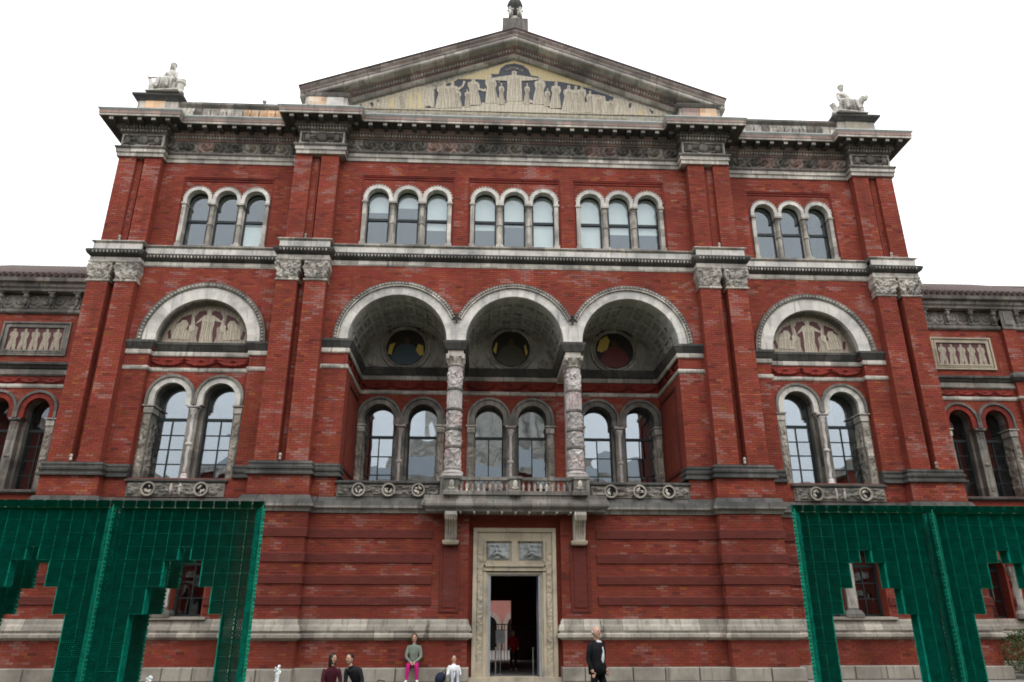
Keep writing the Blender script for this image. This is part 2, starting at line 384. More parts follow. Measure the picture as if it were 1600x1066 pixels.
def build_bricks(parent, singles):
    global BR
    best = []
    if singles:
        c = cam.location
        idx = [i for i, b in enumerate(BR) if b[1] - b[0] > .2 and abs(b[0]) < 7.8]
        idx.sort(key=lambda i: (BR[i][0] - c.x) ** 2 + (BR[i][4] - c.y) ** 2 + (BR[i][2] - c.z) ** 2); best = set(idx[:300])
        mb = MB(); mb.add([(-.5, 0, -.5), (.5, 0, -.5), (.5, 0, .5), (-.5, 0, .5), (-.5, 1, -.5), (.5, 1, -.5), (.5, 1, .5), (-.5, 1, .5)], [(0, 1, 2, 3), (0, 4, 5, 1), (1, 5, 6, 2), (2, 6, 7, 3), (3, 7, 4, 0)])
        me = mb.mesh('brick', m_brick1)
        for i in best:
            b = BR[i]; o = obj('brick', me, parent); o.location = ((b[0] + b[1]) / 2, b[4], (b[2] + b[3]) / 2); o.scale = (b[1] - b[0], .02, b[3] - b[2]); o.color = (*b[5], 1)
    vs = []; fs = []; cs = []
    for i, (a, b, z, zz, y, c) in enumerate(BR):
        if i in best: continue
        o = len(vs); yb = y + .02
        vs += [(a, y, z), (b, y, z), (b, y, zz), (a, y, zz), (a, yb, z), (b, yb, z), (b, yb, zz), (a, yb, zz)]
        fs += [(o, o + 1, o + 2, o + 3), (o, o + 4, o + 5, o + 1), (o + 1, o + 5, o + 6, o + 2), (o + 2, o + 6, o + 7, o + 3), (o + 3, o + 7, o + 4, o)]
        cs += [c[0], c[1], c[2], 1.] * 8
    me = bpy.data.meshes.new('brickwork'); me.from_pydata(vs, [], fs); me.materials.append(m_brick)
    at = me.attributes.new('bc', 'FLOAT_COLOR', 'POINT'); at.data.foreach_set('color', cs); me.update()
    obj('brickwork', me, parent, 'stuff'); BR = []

# ============================================================ SETTING
bxo('ground', m_grass, None, -400, 400, -400, 400, -.9, -.25, kind='structure')
pv = MB()
for i in range(-30, 30):
    for j in range(7):
        pv.tone = R.uniform(.88, 1.08); pv.box(i * .9 + .006 + (j % 2) * .45, i * .9 + .894 + (j % 2) * .45, -.3 - j * .6 - .594, -.3 - j * .6, -.05, .0)
pv.tone = .6; pv.box(-27.4, 27.4, -4.48, -.3, -.27, -.006); pv.box(-27.4, 27.4, -.3, 2.0, -.27, -.004); pv.box(-27, 27, -47, -19, -.27, -.004)
pv.tone = 1; pv.build('terrace_paving', m_ground, None, kind='structure')
m_pool = M('pool_water').fin((.05, .09, .09), .05, .5)
pm = MB(); pm.lathe(0, 0, [(1, -.248), (1, -.235)], 72); po = pm.build('pool_water', m_pool, None, kind='structure'); po.location = (0, -8.7, 0); po.scale = (8.2, 1.9, 1)
pm = MB(); pm.tone = 1.1
for k in range(72):
    a = 2 * PI * k / 72; b = 2 * PI * (k + 1) / 72 - .006
    p = lambda r, t, z: ((8.2 + r) * math.cos(t), -8.7 + (1.9 + r) * math.sin(t), z)
    pm.add([p(0, a, -.2), p(.35, a, -.2), p(.35, b, -.2), p(0, b, -.2), p(0, a, -.27), p(0, b, -.27), p(.35, a, -.27), p(.35, b, -.27)], [(0, 1, 2, 3), (0, 3, 5, 4), (1, 6, 7, 2)])
pm.build('pool_kerb', m_foot, None, kind='structure')

# ============================================================ MAIN PAVILION
B = thing('museum_building', 'red brick pavilion with pale terracotta arches, big triangular gable and open loggia', 'building')
PIL_IN = [(6.11, 6.79), (7.03, 7.70)]; PIL_OUT = [(12.35, 12.99), (13.21, 13.87)]
YW, YC, YO, YI = 0., -.4, -.3, -.75
def rng(s, a, b): return (a, b) if s > 0 else (-b, -a)
BASE = [(0, 0), ]
def solid_wall(x0, x1, z0, z1, yf, yb=.9, brick=True):
    m = MB(); m.box(x0, x1, yf, yb, z0, z1); m.build('wall', m_wall, B)
    if brick: bricks(x0, x1, z0, z1, yf)

band_prof = lambda z0, z1, p=.05: [(0, z0), (p, z0 + .005), (p, z1 - .012), (p * .7, z1 + .012), (0, z1 + .022)]
PLINTH = [(0, 1.04), (.10, 1.09), (.16, 1.12), (.165, 1.195), (.08, 1.235), (.12, 1.30), (.10, 1.40), (.05, 1.46), (.035, 1.54), (0, 1.60)]
STRING = [(0, 4.50), (.06, 4.50), (.09, 4.60), (.17, 4.635), (.17, 4.70), (.05, 4.95), (0, 4.97)]
BMOULD = [(0, 5.55), (.10, 5.56), (.10, 5.61), (.045, 5.64), (.045, 5.69), (.075, 5.73), (.075, 5.79), (.03, 5.82), (.03, 5.86), (.045, 5.89), (.02, 5.95), (0, 5.96)]
BANDS = [(3.79, 4.03), (3.10, 3.35), (2.52, 2.75), (1.96, 2.18)]
def dado(x0, x1, yf, ml, mr, yb=.9, wins=(), rust=True):
    """ground storey stretch: wall, bricks, projecting bands, plinth mouldings, stone foot, string course"""
    m = MB(); wall_open(m, x0, x1, 0, 4.5, yf, yb, [(c, hw, 1.62, 3.15, True) for c, hw in wins]); m.build('wall', m_wall, B)
    sk = lambda x, z: any(abs(x - c) < hw + .02 and (1.6 < z < 3.15 or (z >= 3.15 and math.hypot(x - c, z - 3.15) < hw + .02)) for c, hw in wins)
    bricks(x0, x1, .36, 1.04, yf)
    zs = [1.60] + [q for a, b in BANDS[::-1] for q in (a, b)] + [4.50] if rust else [1.6, 4.5]
    for a, b in zip(zs[::2], zs[1::2]): bricks(x0, x1, a, b, yf, sk)
    if rust:
        for a, b in BANDS:
            segs = [(x0, x1)]
            for c, hw in wins:
                e = hw + .03 if a < 3.15 else math.sqrt(max(0, (hw + .05) ** 2 - (a - 3.15) ** 2)); e = max(e, 0)
                if e > 0: segs = [t for (p, q) in segs for t in (((p, c - e), (c + e, q)) if p < c < q else ((p, q),)) if t[1] - t[0] > .03]
            for p, q in segs:
                mm = MB(); mm.mold(p, q, yf, band_prof(a, b), yb if yb < 1 else .5, ml and p == x0, mr and q == x1); mm.build('band_course', m_wall_dark, B)
    mm = MB(); mm.mold(x0, x1, yf, PLINTH, yf + .3, ml, mr); mm.build('plinth_moulding', m_plinth, B)
    e0 = .06 if ml else 0; e1 = .06 if mr else 0
    blocks('foot_stone', m_foot, B, x0 - e0, x1 + e1, yf - .30, yf + .2, 0, .355, .85)
    mm = MB(); mm.mold(x0, x1, yf, STRING[:4] + [(.17, 4.70)], yf + .3, ml, mr); mm.build('string_course', m_grey, B); mm = MB(); mm.mold(x0, x1, yf, [(.0, 4.701), (.165, 4.701), (.05, 4.95), (0, 4.97)], yf + .3, ml, mr); mm.build('string_weathering', m_darkst, B)
for s in (-1, 1):
    L_, R_ = (1, 0) if s < 0 else (0, 1)
    dado(*rng(s, 2.39, 6.0), YC, 0, 0)
    dado(*rng(s, 6.0, 7.87), YI, 1, 1)
    dado(*rng(s, 7.87, 12.2), YW, 0, 0, wins=[(s * 9.33, .46), (s * 10.60, .46)])
    dado(*rng(s, 12.2, 14.0), YO, 1, 1, yb=10)
    # door piers
    a, b = rng(s, 1.34, 2.39)
    m = MB(); m.box(a, b, YC, .9, 0, 4.5); m.build('wall', m_wall, B)
    c0, c1 = rng(s, 1.66, 2.10)
    bricks(a, b, .36, 1.04, YC); bricks(a, b, 1.60, 1.80, YC); bricks(a, min(c0, c1), 1.80, 3.62, YC); bricks(max(c0, c1), b, 1.80, 3.62, YC); bricks(a, b, 3.62, 4.50, YC)
    m = MB(); p0, p1, q0, q1 = c0 - .06, c1 + .06, 1.78, 3.66
    for bx in ((p0, c0, q0, q1), (c1, p1, q0, q1), (c0, c1, q0, 1.84), (c0, c1, 3.60, q1)): m.box(bx[0], bx[1], YC - .045, YC, bx[2], bx[3])
    m.box(c0 + .04, c1 - .04, YC - .03, YC, 1.90, 3.54); m.build('pier_panel', m_wall_dark, B)
    m = MB(); m.mold(a, b, YC, PLINTH, .2, 1, 1); m.build('plinth_moulding', m_plinth, B)
    blocks('foot_stone', m_foot, B, a - .06, b + .06, YC - .30, -.2, 0, .355, .6)
# lintel wall above door
m = MB(); m.box(-1.34, 1.34, -.18, .9, 4.11, 4.5); m.box(-1.34, -1.205, -.15, .9, 0, 4.11); m.box(1.205, 1.34, -.15, .9, 0, 4.11); m.build('wall', m_wall, B)

def dado2(x0, x1, yf, ml, mr, skip_mid=None):
    m = MB(); m.box(x0, x1, yf, .9 if yf < 1 else yf + .5, 4.97, 5.55); m.build('wall', m_wall, B); bricks(x0, x1, 4.99, 5.55, yf)
    segs = [(x0, x1)] if not skip_mid else [(x0, skip_mid[0]), (skip_mid[1], x1)]
    for p, q in segs:
        mm = MB(); mm.mold(p, q, yf, BMOULD, .2, ml and p == x0, mr and q == x1); mm.build('base_moulding', m_darkst, B)
for s in (-1, 1):
    dado2(*rng(s, 6.02, 7.80), YI, 1, 1)
    dado2(*rng(s, 12.25, 13.97), YO, 1, 1)
    dado2(*rng(s, 7.80, 12.25), YW, 0, 0, skip_mid=rng(s, 8.50, 11.58))
    dado2(*rng(s, 5.28, 6.02), YC, s > 0 and 1, s < 0 and 1)
    # impost height stone corner

# ---- carved parapet panels with roundels
def roundel_panel(x0, x1, z0, z1, yf, cs, r, niche=None):
    m = MB(); m.box(x0, x1, yf - .05, yf + .25, z0, z1); o = m.build('carved_panel', m_grey, B)
    n = max(10, int((x1 - x0) * 14)); mm = MB(); mm.relief(x0 + .03, x1 - .03, z0 + .03, z1 - .03, yf - .052, .08, lumps((x1 - x0) * 6, 3, x0), n * 2, 14); mm.build('leaf_relief', m_grey, o)
    for c in cs:
        k = MB(); zc = (z0 + z1) / 2; k.ring(c, zc, r * .76, r, yf - .16, yf, 0, 2 * PI, 20); ro = k.build('roundel_ring', m_plinth, o)
        k = MB(); k.ring(c, zc, 0.001, r * .74, yf - .125, yf - .05, 0, 2 * PI, 16); k.v = [(p[0], max(p[1], yf - .105), p[2]) for p in k.v]; k.build('roundel_ground', m_black, o)
        k = MB()
        for q in range(5):
            a = R.uniform(0, 6.28); k.ell((c + .08 * math.cos(a), yf - .115, zc + .08 * math.sin(a)), (R.uniform(.03, .08), .03, R.uniform(.02, .05)), 7, 5, Matrix.Rotation(a, 3, 'Y'))
        k.build('roundel_carving', m_white, o, smooth=True)
    if niche is not None:
        k = MB(); zc = (z0 + z1) / 2
        for q in (-1, 1): k.ell((niche + q * .13, yf - .08, zc), (.05, .05, .19), 8, 6)
        k.mi = 1; k.box(niche - .08, niche + .08, yf - .054, yf, z0 + .03, z1 - .06); k.build('niche', [m_white, m_black], o)
    m = MB(); m.mold(x0, x1, yf - .05, [(0, z1), (.07, z1 + .01), (.07, z1 + .06), (0, z1 + .09)], yf + .2, 1, 1); m.build('panel_coping', m_darkst, o)
for s in (-1, 1):
    roundel_panel(*rng(s, 8.66, 11.54), 4.99, 5.43, YW, [s * 9.33, s * 10.87], .215, s * 10.1)
    roundel_panel(*rng(s, 2.23, 5.27), 4.98, 5.36, YC, [s * q for q in (2.87, 3.74, 4.62)], .20)

# ============================================================ WINDOWS
def arch_pane(m, cx, y, zs, r, zb=None, n=12):
    pts = [(cx + r * math.cos(PI * i / n), zs + r * math.sin(PI * i / n)) for i in range(n + 1)]
    if zb is not None: pts += [(cx - r, zb), (cx + r, zb)]
    m.prism(pts, y - .006, y + .006)
def window(cx, zb, zs, r, y, grid=(2, 4), zt=None, par=None, glass=None, blinds=(), name='window', fr=.05, inner_arch=True):
    """arch-headed window: frame with transom and bars, one pane per light. blinds = list of (z0,z1)"""
    glass = glass or m_glass; par = par or B
    zt = zt if zt is not None else zs
    f = MB(); f.ring(cx, zs, r - fr, r + .03, y - .04, y + .04, 0, PI, 16)
    for q in (-1, 1): f.box(*sorted((cx + q * (r - fr), cx + q * (r + .03))), y - .04, y + .04, zb, zs)
    f.box(cx - r, cx + r, y - .04, y + .04, zb, zb + .06); f.box(cx - r, cx + r, y - .05, y + .05, zt - .045, zt + .045)
    o = f.build(name, m_frame, par)
    nx, nz = grid; w = 2 * (r - fr) / nx; h = (zt - .045 - zb - .06) / nz
    for i in range(nx):
        for j in range(nz):
            x0 = cx - r + fr + i * w; z0 = zb + .06 + j * h
            g = MB(); g.box(x0 + .008, x0 + w - .008, -.005, .005, z0 + .008, z0 + h - .008); p = g.build('pane', glass, o); p.location.y = y
            t = R.gauss(0, .004); p.rotation_euler = (0, 0, 0)
            p.data.transform(Matrix.Translation((x0 + w / 2, 0, z0 + h / 2)) @ Matrix.Rotation(R.gauss(0, .006), 4, 'X') @ Matrix.Rotation(R.gauss(0, .006), 4, 'Z') @ Matrix.Translation((-x0 - w / 2, 0, -z0 - h / 2)))
    b = MB()
    for i in range(1, nx): b.box(cx - r + fr + i * w - .018, cx - r + fr + i * w + .018, y - .03, y + .03, zb, zt)
    for j in range(1, nz): b.box(cx - r, cx + r, y - .028, y + .028, zb + .06 + j * h - .016, zb + .06 + j * h + .016)
    if b.v: b.build('glazing_bar', m_frame, o)
    g = MB(); arch_pane(g, cx, y, zs, r - fr, zt + .04 if zt < zs else None); g.build('fanlight', glass, o)
    for z0, z1 in blinds:
        bl = MB(); rr = r - .02
        if z1 > zs: arch_pane(bl, cx, y + .06, zs, rr, z0)
        else: bl.box(cx - rr, cx + rr, y + .055, y + .065, z0, z1)
        bl.build('blind', m_blind, o)
    return o
def jamb_carved(x0, x1, yf, yb, z0, z1, side, par=None):
    """carved stone jamb: front face and reveal face panelled"""
    m = MB(); m.box(x0, x1, yf, yb, z0, z1); o = m.build('jamb', m_grey, par or B)
    r = MB(); r.relief(x0 + .03, x1 - .03, z0 + .1, z1 - .32, yf - .002, .06, lumps(2.2, 12, x0 + z0), 8, 80)
    xr = x1 if side > 0 else x0; q = MB(); q.relief(yf + .05, yb - .05, z0 + .1, z1 - .32, 0, .05, lumps(3, 12, x0 + 4), 9, 76)
    q.v = [(xr - p[1] * side if side > 0 else xr + p[1], p[0], p[2]) for p in q.v]
    if side < 0: q.f = [f[::-1] for f in q.f]
    r.add(q.v, q.f); r.build('jamb_carving', m_plinth, o)
    c = MB(); c.mold(x0, x1, yf, [(0, z1 - .27), (.02, z1 - .26), (.02, z1 - .09), (0, z1 - .08)], yb, side < 0, side > 0); c.mold(x0, x1, yf, [(0, z1 - .06), (.05, z1 - .05), (.05, z1), (0, z1 + .01)], yb, 1, 1); c.build('jamb_capital', m_white, o)
def twin(cx, yf, zb=5.45, glass=None, grids=((2, 4), (2, 4)), shaft='twist', dep=.5, half=.755, wide=True, ring_mat=None, top=8.86, stone_m=None, spring=7.87, zb_j=5.55, frz=7.5):
    """pair of arched lights with carved jambs, centre colonnette and moulded arches"""
    ring_mat = ring_mat or m_arch; ro = half + .005; zc = top - ro; ri = half - .26
    o = None
    for q in (-1, 1):
        c = cx + q * half
        m = MB(); m.ring(c, zc, ri, ro - .09, yf - .07, yf + .06, 0, PI, 13, (.82, 1.12))
        for t in (-1, 1): m.box(*sorted((c + t * ri, c + t * (ro - .09))), yf - .07, yf + .06, spring, zc)
        a = m.build('window_arch', ring_mat, B); o = o or a
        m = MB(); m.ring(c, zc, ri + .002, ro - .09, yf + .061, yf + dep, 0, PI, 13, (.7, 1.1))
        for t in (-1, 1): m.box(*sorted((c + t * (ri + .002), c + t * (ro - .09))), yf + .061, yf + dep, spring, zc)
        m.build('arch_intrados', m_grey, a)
        m = MB(); m.ring(c, zc, ro - .085, ro, yf - .12, yf + .02, 0, PI, 18)
        for t in (-1, 1): m.box(*sorted((c + t * (ro - .085), c + t * ro)), yf - .12, yf + .02, spring, zc)
        m.build('arch_label_moulding', m_grey, a)
        window(c, zb + .05, zc + .02, ri + .02, yf + dep - .06, grids[0 if q < 0 else 1], frz, par=B, glass=glass)
    # centre colonnette
    m = MB(); m.box(cx - .15, cx + .15, yf - .004, yf + dep, zb, spring + .3); m.box(cx - .245, cx + .245, yf + .22, yf + dep + .1, zb, spring); k = m.build('mullion_pier', m_grey, B)
    tw = (lambda a, z: .007 * math.cos(3 * a + z * 13)) if shaft == 'twist' else (lambda a, z: .012 * noise.noise(Vector((a * 2, z * 9, 1))))
    zz = zb + .1; m = MB(); m.lathe(cx, yf + .08, [(.15, zb), (.15, zb + .08), (.12, zb + .12), (.13, zb + .18), (.10, zb + .22)], 14)
    pr = [(.098, zb + .22 + i * .055) for i in range(int((spring - .30 - zb - .22) / .055) + 1)]
    m.lathe(cx, yf + .08, pr, 14, tw); zm = (zb + spring) / 2 - .05; m.lathe(cx, yf + .08, [(.10, zm - .06), (.135, zm - .03), (.135, zm + .03), (.10, zm + .06)], 14)
    zt = pr[-1][1]
    m.lathe(cx, yf + .08, [(.10, zt - .02), (.12, zt), (.11, zt + .05), (.15, zt + .16), (.17, zt + .2)], 12, lambda a, z: .018 * math.cos(6 * a)); m.box(cx - .19, cx + .19, yf - .09, yf + dep, spring - .08, spring)
    m.build('colonnette', stone_m or m_colst, B, smooth=True)
    e = 2 * half
    for q in (-1, 1):
        x0, x1 = sorted((cx + q * (half + ri), cx + q * (half * 2 + .0)))
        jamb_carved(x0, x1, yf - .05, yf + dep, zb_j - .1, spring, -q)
    m = MB(); m.mold(cx - e - .02, cx + e + .02, yf - .05, [(0, zb - .07), (.09, zb - .03), (.09, zb + .02), (.02, zb + .06), (0, zb + .06)], yf + dep + .1, 1, 1); m.build('sill', m_darkst, B)
Y2 = .22
for s in (-1, 1): twin(s * 10.035, Y2, zb=5.52, top=8.86, grids=((2, 4), (2, 4)))
for s in (-1, 1):
    for q in (9.33, 10.60):
        c = s * q; window(c, 1.66, 3.15, .44, YW + .42, (2, 3), 3.1, glass=m_glass_up)
        m = MB(); m.ring(c, 3.15, .46, .60, YW - .05, YW + .02, 0, PI, 14, (.85, 1.1)); m.build('window_arch', m_grey, B)
    c = s * 9.965; m = MB(); m.box(c - .17, c + .17, YW - .06, YW + .3, 1.64, 3.2); m.mold(c - .19, c + .19, YW - .06, [(0, 1.62), (.08, 1.64), (.08, 1.74), (.02, 1.84), (0, 1.84)], YW + .3, 1, 1); m.build('window_pier', m_grey, B)
    m = MB(); m.relief(c - .15, c + .15, 1.9, 3.15, YW - .062, .05, figures(1), 12, 26); m.build('pier_carving', m_white, B, smooth=True)
    m = MB(); m.mold(c - 1.15, c + 1.15, YW, [(0, 1.56), (.12, 1.58), (.12, 1.64), (0, 1.66)], YW + .4, 1, 1); m.build('sill', m_foot, B)
# ---- wing walls, middle storey
IMP = [('impost_cornice', 'd', [(0, 9.63), (.04, 9.65), (.08, 9.72), (.13, 9.82), (.15, 9.84), (.15, 9.92), (0, 9.93)]),
       ('impost_band', 'w', [(0, 9.47), (.04, 9.47), (.06, 9.50), (.06, 9.60), (.04, 9.63), (0, 9.63)]),
       ('frieze_band', 'w', [(0, 8.95), (.03, 8.96), (.05, 9.0), (.05, 9.06), (.02, 9.10), (0, 9.10)])]
def impost(x0, x1, plane, yb, ml, mr):
    for nm, k, prof in IMP:
        m = MB(); m.mold(x0, x1, plane, prof, yb, ml, mr); m.build(nm, m_darkst if k == 'd' else m_white, B)
def arch_skip(c, r, z): return lambda x, zz: zz > z - .05 and math.hypot(x - c, max(0, zz - z)) < r
def pilaster_cap(x0, x1, z0, z1, plane, yb, name='capital'):
    """corinthian style pilaster capital: three-sided carved bell, abacus and neck band"""
    m = MB(); nx, nz = 24, 14; xm = (x0 + x1) / 2; hw = (x1 - x0) / 2
    path = [(-1, .5, 0)] + [(-1, 0, 0)] + [(-1 + 2 * i / nx, 0, 1) for i in range(1, nx)] + [(1, 0, 0), (1, .5, 0)]
    vs = []
    for j in range(nz + 1):
        v = j / nz; z = z0 + .07 + (z1 - z0 - .17) * v
        for u, d, _ in path:
            lf = abs(math.cos(u * PI * 1.5)) * max(0, math.sin(min(1, v * 2.1) * PI)) * .09 + abs(math.sin(u * PI * 1.5)) * max(0, math.sin(min(1, max(0, v - .3) * 1.7) * PI)) * .08
            vol = .05 * max(0, 1 - math.hypot((abs(u) - .82) * 3.2, (v - .85) * 4)); n = .045 * noise.noise(Vector((u * 7, v * 8, x0)))
            h = .01 + .03 * v * v + lf * .62 + vol + n
            y = plane - h * 1.4 if d == 0 else yb
            vs.append((xm + u * (hw + h), y, z))
    n = len(path)
    m.add(vs, [(j * n + i, j * n + i + 1, (j + 1) * n + i + 1, (j + 1) * n + i) for j in range(nz) for i in range(n - 1)])
    o = m.build(name, m_white, B, smooth=False)
    m = MB(); m.mold(x0, x1, plane, [(0, z0), (.04, z0 + .01), (.05, z0 + .04), (.03, z0 + .07), (0, z0 + .08)], yb, 1, 1); m.build('neck_band', m_white, o)
    m = MB(); m.mold(x0, x1, plane, [(.04, z1 - .10), (.05, z1 - .09), (.08, z1 - .04), (.08, z1), (0, z1)], yb, 1, 1); m.build('abacus', m_white, o)
    for q in (-1, 1):
        k = MB(); k.ell((xm + q * hw * .95, plane - .13, z1 - .17), (.055, .03, .055), 8, 6); k.build('volute', m_white, o)
def pilaster(x0, x1, z0, z1, plane, yb, edge=True):
    m = MB(); m.box(x0, x1, plane, yb, z0, z1); m.build('pilaster', m_wall, B); bricks(x0, x1, z0, z1, plane)
STR2 = [('fascia_band', 'w', [(0, 12.53), (.03, 12.54), (.05, 12.60), (.05, 12.70), (.03, 12.72), (0, 12.72)]),
        ('string_cornice', 'd', [(0, 12.72), (.06, 12.74), (.14, 12.80), (.18, 12.88), (.18, 12.95), (.12, 12.985), (0, 12.985)]),
        ('ledge_moulding', 'w', [(0, 13.22), (.04, 13.23), (.10, 13.28), (.10, 13.30), (.03, 13.345), (0, 13.35)])]
def string2(x0, x1, plane, ml, mr, yb):
    for nm, k, prof in STR2:
        m = MB(); m.mold(x0, x1, plane, prof, yb, ml, mr); o = m.build(nm, m_darkst if k == 'd' else m_white, B)
        if k == 'd':    # egg-and-dart enrichment
            m = MB(); n = int((x1 - x0) / .11)
            for i in range(n): m.tone = R.uniform(.6, 1.2); c = x0 + (i + .5) * (x1 - x0) / n; m.ell((c, plane - .165, 12.86), (.03, .03, .045), 6, 4)
            m.tone = 1; m.build('egg_and_dart', m_white, o, kind='stuff')
    m = MB(); m.box(x0, x1, plane - .02, yb, 12.98, 13.23); m.build('wall', m_grey, B)
    blocks('band_stone', m_arch, B, x0 - (.03 if ml else 0), x1 + (.03 if mr else 0), plane - .05, plane, 12.985, 13.215, .5)
SW = [(0, .97)]
def triple(cx, yf, sp, hw, zb=13.36, top=15.66, spring=15.03, dep=.5, blinds=None, frame_top=16.05, big=1.6):
    """three arched lights with colonnettes in a recessed brick panel (the wall around is built by the caller)"""
    ro = sp / 2; zc = top - ro; ri = hw
    yr = yf + .07
    for q in (-1, 0, 1):
        c = cx + q * sp
        m = MB(); m.ring(c, zc, ri, ro, yr - .10, yr + dep, 0, PI, 11, (.85, 1.1))
        for t in (-1, 1): m.box(*sorted((c + t * ri, c + t * ro)), yr - .10, yr + dep, spring, zc)
        a = m.build('window_arch', m_arch, B)
        m = MB()
        for i in range(15):
            an = PI * (i + .5) / 15; m.ell((c + (ro + .015) * math.cos(an) * .98, yr - .09, zc + (ro + .015) * math.sin(an)), (.035, .03, .035), 6, 4)
        m.build('bead_enrichment', m_white, a, kind='stuff')
        bl = blinds[q + 1] if blinds else ()
        window(c, zb, zc, ri + .02, yr + .2, (1, 1), 14.42, glass=m_glass_up, blinds=bl)
        # small air unit on the sill inside
    for q in (-1.5, -.5, .5, 1.5):
        c = cx + q * sp; ins = abs(q) < 1; hx = sp / 2 - ri
        if ins:
            m = MB(); m.box(c - .112, c + .112, yr + .13, yr + .32, zb, spring + .12); m.build('mullion_pier', m_white, B)
            m = MB(); m.box(c - .13, c + .13, yr - .1, yr + .35, zb - .03, zb + .06)
            m.lathe(c, yr + .06, [(.11, zb + .06), (.125, zb + .11), (.08, zb + .17), (.085, zb + .2)] + [(.078, zb + .2 + i * .2) for i in range(1, 4)] + [(.078, zb + .84), (.105, zb + .86), (.105, zb + .92), (.075, zb + .95), (.07, spring - .26), (.085, spring - .24), (.08, spring - .2), (.12, spring - .07)], 12)
            m.box(c - .135, c + .135, yr - .11, yr + dep, spring - .07, spring); m.build('colonnette', m_white, B)
        else:
            t = 1 if q > 0 else -1; x0, x1 = sorted((c - t * hx, c)); m = MB(); m.box(x0, x1, yr - .10, yr + dep, zb, spring - .07); m.box(x0 - .03, x1 + .03, yr - .13, yr + dep, spring - .07, spring); m.box(x0 - .03, x1 + .03, yr - .13, yr + .3, zb - .03, zb + .08)
            m.build('jamb', m_white, B)
    m = MB(); m.mold(cx - 1.5 * sp - .03, cx + 1.5 * sp + .03, yr - .06, [(0, zb - .02), (.06, zb - .01), (.06, zb + .0), (0, zb + .0)], yr + dep, 0, 0); m.build('sill', m_white, B)
def upper_wall(x0, x1, yf, groups, z0=13.35, z1=16.62):
    """upper storey wall with recessed panels round window groups; groups: (cx, sp, hw, blinds)"""
    top = 16.05
    m = MB(); cur = x0
    for cx, sp, hw, bl in groups:
        a, b = cx - 1.5 * sp - .09, cx + 1.5 * sp + .09
        m.box(cur, a, yf, yf + .75, z0, z1); bricks(cur, a, z0, top, yf); cur = b
        m.box(a, b, yf, yf + .75, top, z1)
        wall_open(m, a, b, z0, top, yf + .07, yf + .75, [(cx + q * sp, hw + .11, z0, 15.66 - sp / 2, True) for q in (-1, 0, 1)], 10)
        sk = lambda x, z, cx=cx, sp=sp: any(math.hypot(x - cx - q * sp, z - (15.66 - sp / 2)) < sp / 2 + .01 for q in (-1, 0, 1)) or z < 15.66 - sp / 2
        bricks(a, b, 15.15, top - .16, yf + .07, sk)
        fr = MB(); fr.box(a, b, yf + .01, yf + .07, top - .05, top); fr.box(a + .05, b - .05, yf + .035, yf + .07, top - .13, top - .07)
        for t0, t1 in ((a, a + .05), (b - .05, b)): fr.box(t0, t1, yf + .02, yf + .07, z0, top - .05)
        fr.build('panel_moulding', m_redterra, B)
    m.box(cur, x1, yf, yf + .75, z0, z1); bricks(cur, x1, z0, top, yf); bricks(x0, x1, top, z1 - .02, yf)
    m.build('wall', m_wall, B)
    for i, (cx, sp, hw, bl) in enumerate(groups): triple(cx, yf, sp, hw, blinds=bl)

